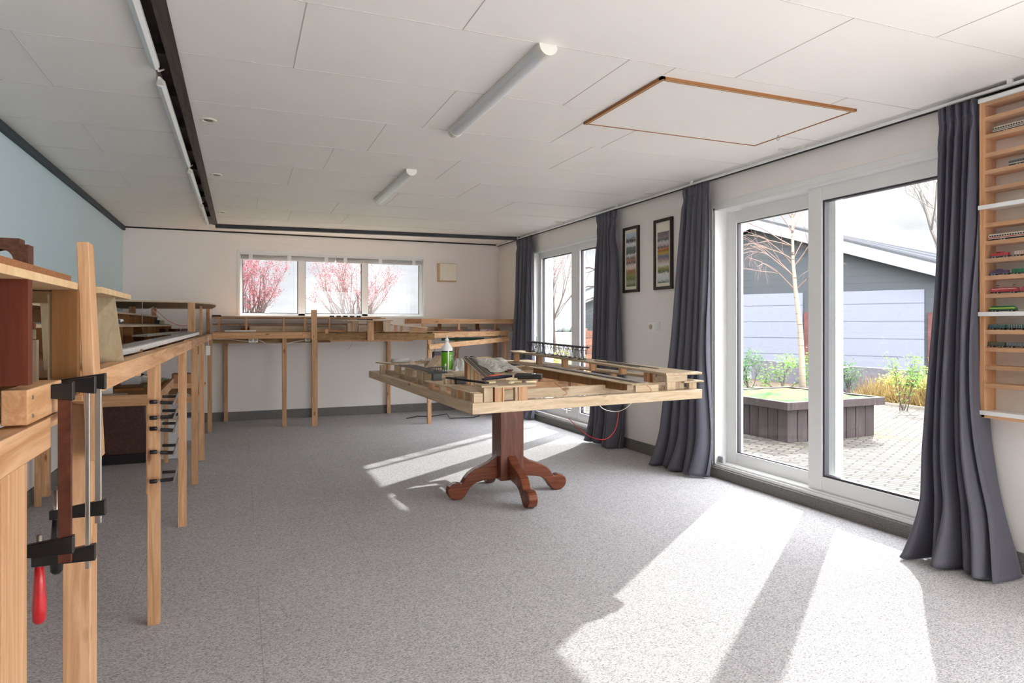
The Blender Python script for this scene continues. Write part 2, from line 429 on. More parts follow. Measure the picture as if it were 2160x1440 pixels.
# carpet skirtings
struct(B(XL, XR, YB - 0.012, YB, 0, 0.115).build('baseboard_back', CARPB, bevel=0.003))
struct(B(XL, XL + 0.012, YF, YB, 0, 0.11).build('baseboard_left', CARPB))
m = MB()
for a, b in ((R1, D0 - 0.02), (D1 + 0.02, W0 - 0.02), (W1 + 0.02, YB)): m.box(XR - 0.012, XR, a, b, 0, 0.105)
for a, b in ((D0 - 0.02, D1 + 0.02), (W0 - 0.02, W1 + 0.02)): m.box(XR - 0.03, XR, a, b, 0, 0.078)
struct(m.build('baseboard_right', CARPB, bevel=0.003))

# ------------------------------------------------------------------ windows and sliding door
def frame_rect(mb, x0, x1, y0, y1, z0, z1, w, wb=None, wt=None):
    wb = wb or w; wt = wt or w
    mb.box(x0, x1, y0, y0 + w, z0, z1); mb.box(x0, x1, y1 - w, y1, z0, z1)
    mb.box(x0, x1, y0 + w, y1 - w, z0, z0 + wb); mb.box(x0, x1, y0 + w, y1 - w, z1 - wt, z1)
# sliding door
dr = thing('door_1', (3.68, 3.38, 0.08), None, None); dr['kind'] = 'structure'
m = MB()
frame_rect(m, 3.56 + 0.035, 3.615, D0 - 0.03, D1 + 0.02, DZ0 - 0.012, DZ1 + 0.015, 0.045, 0.012, 0.045)   # inner casing lip
m.box(3.60, 3.83, D0, D0 + 0.05, DZ0 - 0.012, DZ1); m.box(3.60, 3.83, D1 - 0.05, D1, DZ0 - 0.012, DZ1)
m.box(3.60, 3.83, D0, D1, DZ1 - 0.05, DZ1); m.box(3.60, 3.83, D0, D1, DZ0 - 0.012, DZ0 + 0.012)
for k in range(3): m.box(3.615 + 0.03 * k, 3.622 + 0.03 * k, D0, D1, DZ0 + 0.012, DZ0 + 0.026)
m.build('door_frame', UPVC, dr, bevel=0.003)
m = MB(); frame_rect(m, 3.72, 3.79, 3.32, 4.405, DZ0 + 0.012, 2.165, 0.115, 0.10, 0.10)
m.build('fixed_leaf', UPVC, dr, bevel=0.003)
m = MB(); frame_rect(m, 3.73, 3.76, 3.43, 4.295, DZ0 + 0.105, 2.075, 0.014)
m.build('gasket', UPVC_D, dr)
B(3.743, 3.749, 3.435, 4.29, DZ0 + 0.112, 2.065).build('pane', GLASS, dr)
m = MB(); frame_rect(m, 3.635, 3.70, 2.33, 3.475, DZ0 + 0.012, 2.185, 0.118, 0.11, 0.105)
sl = m.build('sliding_leaf', UPVC, dr, bevel=0.004)
m = MB(); frame_rect(m, 3.645, 3.685, 2.448, 3.357, DZ0 + 0.122, 2.082, 0.014)
m.build('gasket', UPVC_D, dr)
B(3.662, 3.668, 2.45, 3.352, DZ0 + 0.13, 2.075).build('pane', GLASS, dr)
B(3.62, 3.655, D0, D1, 2.19, 2.212).build('upper_track', pbr('brown_grey_track', srgb(150, 146, 146), 0.5), dr)
# door stop block
B(3.625, 3.655, 4.34, 4.40, 0.102, 0.165).build('door_stop', pbr('clear_grey_stop', srgb(170, 172, 176), 0.3), dr, bevel=0.006)
# window_2
wd = thing('window_2', (3.68, 7.0, 0.08), None, None); wd['kind'] = 'structure'
m = MB()
frame_rect(m, 3.595, 3.615, W0 - 0.02, W1 + 0.02, WZ0 - 0.012, WZ1 + 0.012, 0.04, 0.012, 0.04)
m.box(3.60, 3.80, W0, W0 + 0.045, WZ0 - 0.012, WZ1); m.box(3.60, 3.80, W1 - 0.045, W1, WZ0 - 0.012, WZ1)
m.box(3.60, 3.80, W0, W1, WZ1 - 0.045, WZ1); m.box(3.60, 3.80, W0, W1, WZ0 - 0.012, WZ0 + 0.02)
m.box(3.66, 3.78, 6.945, 7.03, WZ0, WZ1)
m.build('window_frame', UPVC, wd, bevel=0.003)
for a, b in ((5.995, 6.96), (7.015, 8.03)):
    m = MB(); frame_rect(m, 3.67, 3.74, a, b, WZ0 + 0.02, WZ1 - 0.045, 0.075, 0.10, 0.075); lf = m.build('casement', UPVC, wd, bevel=0.003)
    m = MB(); frame_rect(m, 3.69, 3.72, a + 0.073, b - 0.073, WZ0 + 0.117, WZ1 - 0.117, 0.012); m.build('gasket', UPVC_D, lf)
    B(3.70, 3.706, a + 0.08, b - 0.08, WZ0 + 0.12, WZ1 - 0.12).build('pane', GLASS, lf)
# window_3 in the back wall
wb = thing('window_3', (1.21, YB + 0.1, BZ0), None, None); wb['kind'] = 'structure'
def frame_xz(mb, y0, y1, x0, x1, z0, z1, w):
    mb.box(x0, x0 + w, y0, y1, z0, z1); mb.box(x1 - w, x1, y0, y1, z0, z1); mb.box(x0 + w, x1 - w, y0, y1, z0, z0 + w); mb.box(x0 + w, x1 - w, y0, y1, z1 - w, z1)
m = MB(); frame_xz(m, YB - 0.008, YB + 0.01, BX0 - 0.015, BX1 + 0.015, BZ0 - 0.015, BZ1 + 0.015, 0.035)
m.box(BX0, BX1, YB, YB + 0.2, BZ0 - 0.01, BZ0 + 0.008)
frame_xz(m, YB + 0.10, YB + 0.18, BX0, BX1, BZ0, BZ1, 0.05)
m.box(0.72, 0.81, YB + 0.10, YB + 0.18, BZ0, BZ1); m.box(1.575, 1.66, YB + 0.10, YB + 0.18, BZ0, BZ1)
m.build('window_frame', UPVC, wb, bevel=0.003)
for a, b in ((BX0 + 0.05, 0.72), (0.81, 1.575), (1.66, BX1 - 0.05)):
    m = MB(); frame_xz(m, YB + 0.125, YB + 0.15, a, b, BZ0 + 0.05, BZ1 - 0.05, 0.008); m.build('gasket', UPVC_D, wb)
    B(a, b, YB + 0.137, YB + 0.142, BZ0 + 0.05, BZ1 - 0.05).build('pane', GLASS, wb)
# roller blinds, rolled up, in the reveal
for a, b, lab in ((0.0, 1.2, 'white rolled-up blind cassette in the left half of the back window reveal'),
                  (1.215, 2.42, 'white rolled-up blind cassette in the right half of the back window reveal')):
    t = thing('roller_blind', ((a + b) / 2, YB + 0.045, 2.11), lab, 'blind', 'rolled blinds in the back window')
    m = MB(); m.tube([(a, YB + 0.045, 2.135), (b, YB + 0.045, 2.135)], 0.026, 12); m.build('roll', pbr('grey_blind_fabric', srgb(186, 188, 190), 0.7), t, smooth=True)
    B(a, b, YB + 0.02, YB + 0.07, 2.165, 2.19).build('head_rail', UPVC, t)
    for k in range(3):
        x = a + 0.12 + k * (b - a - 0.24) / 2
        B(x - 0.025, x + 0.025, YB + 0.012, YB + 0.05, 2.105, 2.165).build('bracket', UPVC, t, bevel=0.004)
    B(a + 0.01, b - 0.01, YB + 0.04, YB + 0.05, 2.098, 2.108).build('bottom_bar', UPVC, t)

# ================================================================== CEILING FITTINGS
# loft hatch
hx0, hx1, hy0, hy1 = 1.898, 3.202, 2.715, 3.512
ht = thing('ceiling_hatch', ((hx0 + hx1) / 2, (hy0 + hy1) / 2, ZC - 0.01), 'flat white loft hatch edged in brown wood, set in the ceiling beside the glass doors', 'hatch')
m = MB()
m.box(hx0, hx1, hy0, hy0 + 0.022, ZC - 0.014, ZC); m.box(hx0, hx1, hy1 - 0.008, hy1, ZC - 0.010, ZC)
m.box(hx0, hx0 + 0.022, hy0, hy1, ZC - 0.014, ZC); m.box(hx1 - 0.010, hx1, hy0, hy1, ZC - 0.010, ZC)
m.build('hatch_frame', HATCHW, ht)
m = MB(); m.box(hx0 + 0.008, hx1, hy0 + 0.008, hy0 + 0.013, ZC - 0.0146, ZC - 0.013); m.box(hx0 + 0.008, hx0 + 0.013, hy0, hy1, ZC - 0.0146, ZC - 0.013)
m.build('frame_groove', OLDTAN, ht)
B(hx0 + 0.022, hx1 - 0.010, hy0 + 0.022, hy1 - 0.008, ZC - 0.007, ZC - 0.0005).build('hatch_panel', CEIL, ht)
m = MB(); pts = [(3.16 + 0.0 * k, 3.26 + 0.014 * math.cos(2 * PI * k / 14), ZC - 0.026 + 0.014 * math.sin(2 * PI * k / 14)) for k in range(15)]
m.tube(pts, 0.002, 6, cap=False); m.tube([(3.16, 3.26, ZC - 0.012), (3.16, 3.26, ZC)], 0.003, 6)
m.build('pull_ring', STEEL, ht, smooth=True)

def ceiling_lamp(y0, y1, lab):
    t = thing('ceiling_lamp', (1.228, (y0 + y1) / 2, ZC - 0.06), lab, 'ceiling light', 'linear ceiling lamps')
    B(1.186, 1.270, y0 + 0.006, y1 - 0.006, ZC - 0.014, ZC).build('base_plate', LAMPE, t, bevel=0.002)
    def half(y_a, y_b, r, mat, nm):
        pts = [(1.228 + r * math.cos(PI + PI * k / 12), ZC - 0.012 + 0.95 * r * math.sin(PI + PI * k / 12)) for k in range(13)]
        m = MB(); m.prism(pts, 1, y_a, y_b)
        o = m.build(nm, mat, t); return o
    half(y0 + 0.07, y1 - 0.05, 0.040, LAMPC, 'diffuser')
    half(y0, y0 + 0.07, 0.042, LAMPE, 'end_cap'); half(y1 - 0.05, y1, 0.042, LAMPE, 'end_cap')
    return t
ceiling_lamp(2.585, 3.955, 'long white tube ceiling lamp nearest the camera, left of the loft hatch')
ceiling_lamp(5.065, 6.41, 'farther, shorter-looking white tube ceiling lamp nearer the back window')
for y0, y1, lab in ((1.6, 3.50, 'nearest slim tube light in the dark ceiling gap, cut by the top of the photo'),
                    (3.66, 5.56, 'second slim tube light from the camera along the dark ceiling gap'),
                    (5.70, 7.19, 'third slim tube light from the camera along the dark ceiling gap'),
                    (7.30, 8.68, 'farthest slim tube light along the dark ceiling gap, by the back beam')):
    t = thing('tube_light', (-0.37, (y0 + y1) / 2, ZC - 0.02), lab, 'tube light', 'tube lights in the ceiling gap')
    m = MB(); m.prism([(-0.39, ZC + 0.004), (-0.386, ZC - 0.022), (-0.366, ZC - 0.03), (-0.350, ZC - 0.014), (-0.350, ZC + 0.004)], 1, y0 + 0.06, y1 - 0.02); m.build('diffuser', LAMPC, t)
    m = MB(); m.hex8([(-0.375, y0, ZC - 0.012), (-0.365, y0, ZC - 0.012), (-0.351, y0 + 0.06, ZC - 0.02), (-0.389, y0 + 0.06, ZC - 0.02)],
                     [(-0.375, y0, ZC + 0.003), (-0.365, y0, ZC + 0.003), (-0.351, y0 + 0.06, ZC + 0.003), (-0.389, y0 + 0.06, ZC + 0.003)]); m.build('end_cap', LAMPE, t)
    m = MB(); m.tube([(-0.37, y1 - 0.02, ZC), (-0.36, y1 + 0.04, ZC - 0.012), (-0.345, y1 + 0.1, ZC + 0.02)], 0.005, 6); m.build('lead', WIREW, t)
SPOTB = pbr('dark_spot_lamp', srgb(112, 100, 74), 0.4)
SPOTG = pbr('frosted_spot_lamp', srgb(206, 204, 196), 0.4)
for x, y, mt, lab in ((-0.18, 4.312, SPOTB, 'nearest recessed downlight beside the dark ceiling gap'), (-0.185, 5.85, SPOTB, 'middle recessed downlight beside the dark ceiling gap'),
                      (-0.188, 7.77, SPOTB, 'farthest recessed downlight beside the dark ceiling gap'), (3.47, 3.515, SPOTG, 'pale recessed downlight over the glass doors, nearest the loft hatch'),
                      (3.46, 5.155, SPOTG, 'pale recessed downlight over the two framed pictures'), (3.45, 7.0, SPOTG, 'farthest pale recessed downlight over the far window')):
    t = thing('downlight', (x, y, ZC - 0.006), lab, 'downlight', 'recessed downlights')
    m = MB(); m.lathe((x, y, ZC - 0.006), [(0.047, 0.006), (0.047, 0.003), (0.043, 0.0), (0.031, 0.0), (0.029, 0.004), (0.029, 0.0062)], 28); m.build('ring', LAMPE, t, smooth=False)
    m = MB(); m.lathe((x + 0.004, y, ZC - 0.005), [(0.022, 0.0), (0.026, 0.002), (0.027, 0.005)], 20); m.build('lamp', mt, t)

# ================================================================== CURTAINS
def curtain(y_lt, y_rt, y_lb, y_rb, folds, zfloor, seed, lab, waist=None, xb=0.10, skew=0.0, kl=1.3, kr=1.3):
    """y_l* = edge farther from the camera, y_r* = nearer edge"""
    rnd = random.Random(seed)
    ph = [rnd.uniform(-0.5, 0.5) for _ in range(40)]
    am = [rnd.uniform(0.6, 1.25) for _ in range(40)]
    t = thing('curtain', (3.52, (y_lt + y_rt) / 2, 0.0), lab, 'curtain', 'charcoal curtains on the window wall')
    ztop = 2.405
    def fn(u, v):
        z = ztop + (zfloor - ztop) * v
        yl = y_lt + (y_lb - y_lt) * v ** kl; yr = y_rt + (y_rb - y_rt) * v ** kr
        if waist:
            wgt = math.exp(-((z - waist[0]) / waist[3]) ** 2)
            yl += waist[1] * wgt; yr += waist[2] * wgt
        # warped parameter makes folds of unequal width
        uu = u + 0.018 * math.sin(7 * u * PI + ph[1] * 6) + 0.010 * math.sin(3 * v * PI + 9 * u)
        n2 = folds
        a = 0.024 + (0.095 + xb * 0.4) * min(1.0, v * 1.3)
        i = int(min(max(uu, 0), 0.999) * n2)
        s_ = math.sin(2 * PI * n2 * uu + ph[i] * 0.9 * (0.3 + v))
        s_ = math.copysign(abs(s_) ** 0.75, s_)
        second = 0.35 * math.sin(2 * PI * (n2 * 2.1) * uu + 2.5 * v + ph[3] * 4) * (1 - v) ** 1.5
        pin = 0.0
        if v < 0.10:      # pinched heading
            q = math.exp(-((v - 0.045) / 0.018) ** 2)
            pin = q * 0.55; a *= (1 - pin) * 0.9; second *= 1.8
        x = 3.515 - a * 0.55 * am[i] * (s_ + second) - 0.03 * v
        # hem spreads and breaks on the floor
        flare = max(0.0, (v - 0.86) / 0.14) ** 1.6
        x -= xb * flare * (0.35 + 0.65 * (0.5 + 0.5 * math.sin(2 * PI * n2 * 0.6 * uu + ph[5] * 5)))
        z += 0.012 * math.sin(2 * PI * folds * uu + 1.0) * (1 if v > 0.995 else 0) + 0.008 * math.sin(5 * uu + ph[7] * 6) * v
        y = yl + (yr - yl) * uu + 0.012 * math.sin(2 * PI * n2 * uu + 1.2) * v + skew * flare * (0.5 - abs(uu - 0.5))
        if x > 3.56: x = 3.56 + (x - 3.56) * 0.2
        return (x, y, max(z, 0.008))
    m = MB(); m.grid(fn, folds * 18, 90)
    o = m.build('drape', CURT, t, smooth=True, solid=0.0025)
    m = MB()
    def hf(u, v):
        p = fn(u, 0.002 + 0.035 * v); return (p[0] - 0.0035, p[1], p[2] + 0.004)
    m.grid(hf, folds * 18, 4); m.build('heading_tape', CURT, t, smooth=True, solid=0.002)
    return t
curtain(8.40, 7.90, 8.42, 7.82, 4, 0.015, 3, 'charcoal curtain in the far corner, left of the tall far window', waist=(1.7, -0.02, 0.03, 0.4), xb=0.05)
curtain(6.20, 5.81, 6.22, 5.70, 5, 0.015, 11, 'charcoal curtain between the far window and the two framed pictures', waist=(2.15, -0.03, 0.05, 0.12), xb=0.07)
curtain(4.70, 4.37, 4.95, 4.32, 5, 0.015, 23, 'charcoal curtain between the two framed pictures and the glass sliding door', waist=(1.0, -0.05, 0.03, 0.7), xb=0.10)
curtain(2.455, 2.240, 2.47, 2.03, 5, 0.012, 37, 'largest, nearest charcoal curtain beside the wall rack of model trains', waist=(1.5, -0.02, 0.0, 0.6), xb=0.17, kl=2.4, kr=6.0)
rl = thing('curtain_rail', (3.52, 5.3, 2.414), 'slim white curtain track running under the ceiling along the window wall', 'curtain rail')
MB().box(3.506, 3.524, 1.9, 9.2, 2.414, 2.428).build('track', UPVC, rl)
for y in (2.1, 3.4, 4.6, 5.8, 7.0, 8.4): B(3.508, 3.522, y - 0.012, y + 0.012, 2.428, 2.45).build('clip', SOCK, rl)

# ================================================================== PICTURES, SOCKETS, WALL BOX
def art_mat(name, bands, seed):
    mt = bpy.data.materials.new(name); mt.use_nodes = True
    n = mt.node_tree.nodes; l = mt.node_tree.links; b = n['Principled BSDF']
    t = n.new('ShaderNodeTexCoord'); sp = n.new('ShaderNodeSeparateXYZ'); l.new(t.outputs['Generated'], sp.inputs[0])
    nz = n.new('ShaderNodeTexNoise'); nz.inputs['Scale'].default_value = 9; nz.inputs['Detail'].default_value = 6
    mp = n.new('ShaderNodeMapping'); mp.inputs['Location'].default_value = (seed, seed, 0); mp.inputs['Scale'].default_value = (1, 1, 3)
    l.new(t.outputs['Generated'], mp.inputs[0]); l.new(mp.outputs[0], nz.inputs[0])
    ad = n.new('ShaderNodeMath'); ad.operation = 'MULTIPLY_ADD'; ad.inputs[1].default_value = 0.16; 
    l.new(nz.outputs[0], ad.inputs[0]); l.new(sp.outputs[2], ad.inputs[2])
    sb = n.new('ShaderNodeMath'); sb.operation = 'SUBTRACT'; sb.inputs[1].default_value = 0.08; l.new(ad.outputs[0], sb.inputs[0])
    r = n.new('ShaderNodeValToRGB'); r.color_ramp.interpolation = 'LINEAR'
    e = r.color_ramp.elements
    e[0].position = 0; e[0].color = srgb(*bands[0][1]); e[1].position = 1; e[1].color = srgb(*bands[-1][1])
    for p, c_ in bands[1:-1]:
        k = e.new(p); k.color = srgb(*c_)
    l.new(sb.outputs[0], r.inputs[0]); l.new(r.outputs[0], b.inputs['Base Color']); b.inputs['Roughness'].default_value = 0.7
    return mt
ART1 = art_mat('painted_landscapes_strip', [(0, (96, 104, 60)), (0.08, (170, 170, 150)), (0.14, (110, 118, 62)), (0.2, (150, 150, 96)), (0.29, (168, 110, 74)), (0.33, (226, 206, 196)), (0.40, (224, 214, 208)),
                  (0.43, (84, 84, 88)), (0.50, (196, 140, 118)), (0.53, (90, 92, 96)), (0.58, (236, 236, 236)), (0.62, (88, 96, 94)), (0.72, (120, 128, 128)), (0.75, (214, 222, 228)), (0.80, (226, 230, 232)),
                  (0.83, (46, 48, 56)), (0.88, (128, 122, 130)), (0.91, (176, 196, 212)), (1, (196, 212, 224))], 2.0)
ART2 = art_mat('painted_scenes_strip', [(0, (70, 90, 64)), (0.06, (206, 216, 218)), (0.18, (220, 224, 226)), (0.22, (90, 104, 62)), (0.30, (170, 158, 104)), (0.35, (220, 222, 220)), (0.42, (188, 172, 166)), (0.47, (150, 130, 126)),
                  (0.52, (92, 112, 148)), (0.58, (196, 166, 74)), (0.64, (150, 88, 40)), (0.67, (206, 150, 110)), (0.70, (84, 86, 100)), (0.74, (186, 176, 176)), (0.80, (206, 202, 208)), (0.84, (92, 96, 98)),
                  (0.90, (150, 140, 150)), (0.94, (118, 110, 118)), (1, (132, 122, 130))], 7.0)
def picture(y0, y1, z0, z1, art, top, lab):
    t = thing('framed_picture', (3.585, (y0 + y1) / 2, z0), lab, 'picture', 'narrow framed pictures')
    m = MB(); w_ = 0.028
    m.box(3.575, 3.60, y0, y0 + w_, z0, z1); m.box(3.575, 3.60, y1 - w_, y1, z0, z1)
    m.box(3.575, 3.60, y0 + w_, y1 - w_, z0, z0 + w_); m.box(3.575, 3.60, y0 + w_, y1 - w_, z1 - w_, z1)
    m.build('frame', BROWNF, t, bevel=0.002)
    B(3.588, 3.595, y0 + w_, y1 - w_, z0 + w_, z1 - w_).build('mat', CREAM, t)
    B(3.586, 3.5885, y0 + 0.055, y1 - 0.055, z0 + 0.06, z1 - top).build('painting', art, t)
    return t
picture(5.51, 5.79, 1.562, 2.214, ART1, 0.058, 'dark-framed tall narrow picture on the left, with grey mountains above green fields')
p2 = picture(4.965, 5.25, 1.565, 2.214, ART2, 0.12, 'dark-framed tall narrow picture on the right, nearer the door, with yellow middle scene')
# double socket on the window wall
t = thing('wall_socket', (3.59, 5.27, 1.17), 'white double plate with round socket and rocker switch below the framed pictures', 'socket')
B(3.588, 3.60, 5.17, 5.355, 1.172, 1.268).build('cover_plate', SOCK, t, bevel=0.003)
m = MB(); m.tube([(3.588, 5.308, 1.22), (3.583, 5.308, 1.22)], 0.024, 20); m.build('socket_ring', pbr('socket_recess', srgb(176, 164, 152), 0.5), t)
B(3.581, 3.589, 5.18, 5.245, 1.182, 1.258).build('rocker', UPVC, t, bevel=0.002)
# white wall box on the back wall
t = thing('wall_control_box', (2.78, YB - 0.03, 1.865), 'cream square control box with wooden edge on the wall right of the back window', 'wall box')
B(2.645, 2.92, YB - 0.045, YB, 1.868, 2.135).build('housing', pbr('tan_box_side', srgb(196, 170, 134), 0.6), t, bevel=0.004)
B(2.665, 2.915, YB - 0.06, YB - 0.045, 1.885, 2.128).build('cover', pbr('cream_cover', srgb(240, 232, 216), 0.5), t, bevel=0.004)
m = MB(); m.tube([(2.70, YB - 0.0605, 1.905), (2.70, YB - 0.063, 1.905)], 0.006, 10); m.build('screw', STEEL, t)
# loose flex up the wall and over the blind
m = MB(); m.tube([(0.0, YB - 0.014, 2.42), (0.3, YB - 0.016, 2.36), (0.8, YB - 0.016, 2.285), (1.1, YB - 0.014, 2.235)], 0.003, 5)
tag(m.build('thin_cord', WIREW), 'thin white cord strung across the wall above the back window', 'cord')

# ================================================================== WALL RACK OF MODEL TRAINS
RX0 = 3.50
rk = thing('train_display_rack', (3.55, 1.7, 0.765), 'tall shallow beech wall rack with narrow shelves and white rails, holding model trains', 'display rack')
B(RX0, 3.60, 2.212, 2.238, 0.765, 2.395).build('side_panel', wood('beech_z', (224, 176, 134), (200, 150, 106), 2, knots=False), rk, bevel=0.002)
B(RX0, 3.60, 1.15, 1.176, 0.765, 2.395).build('side_panel', MATS['beech_z'], rk, bevel=0.002)
B(3.590, 3.60, 1.176, 2.212, 0.765, 2.395).build('back_panel', pbr('cream_back_panel', srgb(232, 222, 210), 0.6), rk)
SH = [2.37, 2.292, 2.202, 2.108, 2.021, 1.934, 1.753, 1.662, 1.573, 1.486, 1.394, 1.212, 1.124, 1.032, 0.941]
for z in SH: B(RX0 + 0.002, 3.59, 1.176, 2.212, z - 0.021, z).build('shelf', BEECH, rk, bevel=0.001)
for z in (2.388, 1.845, 1.303, 0.802): B(RX0 - 0.012, 3.59, 1.15, 2.238, z - 0.021, z).build('white_rail', UPVC, rk, bevel=0.001)
B(RX0, 3.59, 1.15, 2.238, 0.765, 0.7805).build('bottom_board', BEECH, rk)
for z0, z1 in ((0.803, 1.281), (1.304, 1.823), (1.846, 2.366)):
    B(RX0 - 0.004, RX0 - 0.001, 1.18, 2.20, z0, z1).build('sliding_glass', GLASS, rk)

def loco(y1, length, z, style, body, trim, lab, h=0.026):
    """model vehicle, y1 = far (left) end, runs towards the camera side"""
    xc = 3.530; y0 = y1 - length; hw = 0.0105; h = h * 1.15
    t = thing('model_' + style, (xc, (y0 + y1) / 2, z), lab, 'model train', 'model trains in the wall rack')
    # underframe + bogies
    m = MB(); m.box(xc - hw * .9, xc + hw * .9, y0, y1, z + 0.005, z + 0.009)
    for yy in (y0 + length * 0.2, y1 - length * 0.2): m.box(xc - hw * .85, xc + hw * .85, yy - 0.012, yy + 0.012, z + 0.002, z + 0.007)
    m.build('underframe', BLACKM, t)
    m = MB()
    for yy in (y0 + length * 0.2, y1 - length * 0.2):
        for d in (-0.007, 0.007): m.tube([(xc - hw, yy + d, z + 0.004), (xc + hw, yy + d, z + 0.004)], 0.004, 10)
    m.build('wheels', STEEL, t)
    if style == 'diesel_locomotive':
        m = MB(); m.box(xc - hw * .75, xc + hw * .75, y0 + 0.006, y1 - 0.006, z + 0.009, z + h * .82)
        m.build('hood', body, t, bevel=0.0015)
        yc = (y0 + y1) / 2 + 0.004
        B(xc - hw, xc + hw, yc - 0.014, yc + 0.014, z + 0.009, z + h * 1.08).build('cab', body, t, bevel=0.0015)
        B(xc - hw * 1.03, xc + hw * 1.03, yc - 0.010, yc + 0.010, z + h * .84, z + h * .98).build('cab_window', BLACK, t)
        B(xc - hw, xc + hw, y0, y1, z + 0.008, z + 0.0105).build('running_board', trim, t)
    elif style == 'electric_locomotive':
        pts = [(y0, z + 0.009), (y0 + 0.004, z + h * .9), (y0 + 0.012, z + h), (y1 - 0.012, z + h), (y1 - 0.004, z + h * .9), (y1, z + 0.009)]
        m = MB(); m.prism(pts, 0, xc - hw, xc + hw); m.build('body', body, t, bevel=0.001)
        B(xc - hw * 1.03, xc + hw * 1.03, y0 + 0.006, y1 - 0.006, z + h * .72, z + h * .82).build('stripe', trim, t)
        m = MB()
        for yy in (y0 + 0.025, y1 - 0.025):
            m.tube([(xc, yy - 0.008, z + h), (xc, yy + 0.008, z + h + 0.007), (xc, yy - 0.004, z + h + 0.012)], 0.0008, 4)
            m.box(xc - hw, xc + hw, yy - 0.005, yy - 0.003, z + h + 0.011, z + h + 0.013)
        m.build('pantographs', BLACKM, t)
    elif style == 'streamlined_locomotive':
        pts = [(y0, z + 0.009), (y0 + 0.002, z + h * .6), (y0 + 0.016, z + h), (y1 - 0.016, z + h), (y1 - 0.002, z + h * .6), (y1, z + 0.009)]
        m = MB(); m.prism(pts, 0, xc - hw, xc + hw); m.build('body', body, t, bevel=0.002)
        B(xc - hw * 1.04, xc + hw * 1.04, y0 + 0.004, y1 - 0.004, z + h * .52, z + h * .72).build('stripe', trim, t)
        m = MB()
        for k in range(6): m.box(xc - hw * 1.06, xc + hw * 1.06, y0 + 0.02 + k * (length - .04) / 6, y0 + 0.026 + k * (length - .04) / 6, z + h * .78, z + h * .9)
        m.build('windows', BLACK, t)
    elif style == 'coach':
        m = MB(); m.prism([(xc - hw, z + 0.009), (xc - hw, z + h * .85), (xc - hw * .5, z + h), (xc + hw * .5, z + h), (xc + hw, z + h * .85), (xc + hw, z + 0.009)], 1, y0, y1); m.build('body', body, t)
        B(xc - hw * 1.04, xc + hw * 1.04, y0 + 0.001, y1 - 0.001, z + h * .38, z + h * .5).build('stripe', trim, t)
        m = MB(); nwin = int(length / 0.012)
        for k in range(nwin): m.box(xc - hw * 1.06, xc + hw * 1.06, y0 + 0.004 + k * 0.012, y0 + 0.012 + k * 0.012, z + h * .58, z + h * .78)
        m.build('windows', BLACK, t)
    elif style == 'wagon':
        m = MB(); m.box(xc - hw, xc + hw, y0 + 0.002, y1 - 0.002, z + 0.009, z + h * .9); m.build('body', body, t, bevel=0.001)
        m = MB()
        for k in range(8): m.box(xc - hw * 1.08, xc + hw * 1.08, y0 + 0.004 + k * (length - .008) / 8, y0 + 0.0055 + k * (length - .008) / 8, z + 0.01, z + h * .88)
        m.build('ribs', trim, t)
    return t
mr_ = pbr('model_red', srgb(196, 50, 60), 0.4); mp_ = pbr('model_purple', srgb(96, 70, 104), 0.4); mg_ = pbr('model_green', srgb(24, 122, 70), 0.4)
my_ = pbr('model_yellow_green', srgb(206, 222, 70), 0.4); mt_ = pbr('model_teal', srgb(60, 104, 108), 0.4); mo_ = pbr('model_olive', srgb(78, 86, 56), 0.5)
mw_ = pbr('model_cream', srgb(226, 214, 196), 0.5); mgr_ = pbr('model_grey', srgb(120, 122, 130), 0.4)
loco(2.185, 0.30, 2.202, 'coach', mw_, mgr_, 'pale cream model coach with dark windows, highest of the trains in the rack', h=0.03)
loco(2.110, 0.22, 2.021, 'coach', mgr_, mw_, 'grey and white model coach cut by the photo edge on an upper rack shelf')
loco(2.205, 0.34, 1.662, 'coach', mw_, mr_, 'long cream model coach with a red stripe just below the rack middle rail', h=0.03)
loco(2.200, 0.094, 1.573, 'diesel_locomotive', mr_, mgr_, 'red model diesel locomotive with centre cab on the rack shelf above the purple one')
loco(2.085, 0.09, 1.573, 'wagon', mw_, mr_, 'white model wagon with red band at the photo edge, behind the red diesel locomotive')
loco(2.202, 0.094, 1.486, 'diesel_locomotive', mp_, mgr_, 'purple model diesel locomotive on the rack shelf between two red locomotives')
loco(2.098, 0.10, 1.486, 'wagon', mg_, mt_, 'green model wagon at the photo edge behind the purple locomotive')
loco(2.195, 0.128, 1.394, 'electric_locomotive', mr_, mw_, 'red model electric locomotive with two pantographs on the rack')
loco(2.055, 0.12, 1.394, 'electric_locomotive', mr_, mgr_, 'second red model locomotive, just reaching in from the photo edge')
loco(2.205, 0.128, 1.303, 'streamlined_locomotive', mg_, my_, 'green model locomotive with yellow-green stripe on the lower white rail')
loco(2.208, 0.082, 1.212, 'wagon', mt_, mgr_, 'teal model wagon on the first shelf under the lower white rail')
loco(2.122, 0.10, 1.212, 'wagon', mt_, mw_, 'second teal model wagon with pale ribs, nearer the photo edge')
loco(2.211, 0.082, 1.124, 'wagon', mo_, mgr_, 'dark olive model wagon on the second shelf under the lower white rail')
loco(2.122, 0.10, 1.124, 'wagon', mgr_, mo_, 'grey model wagon with olive ribs beside the dark olive wagon')

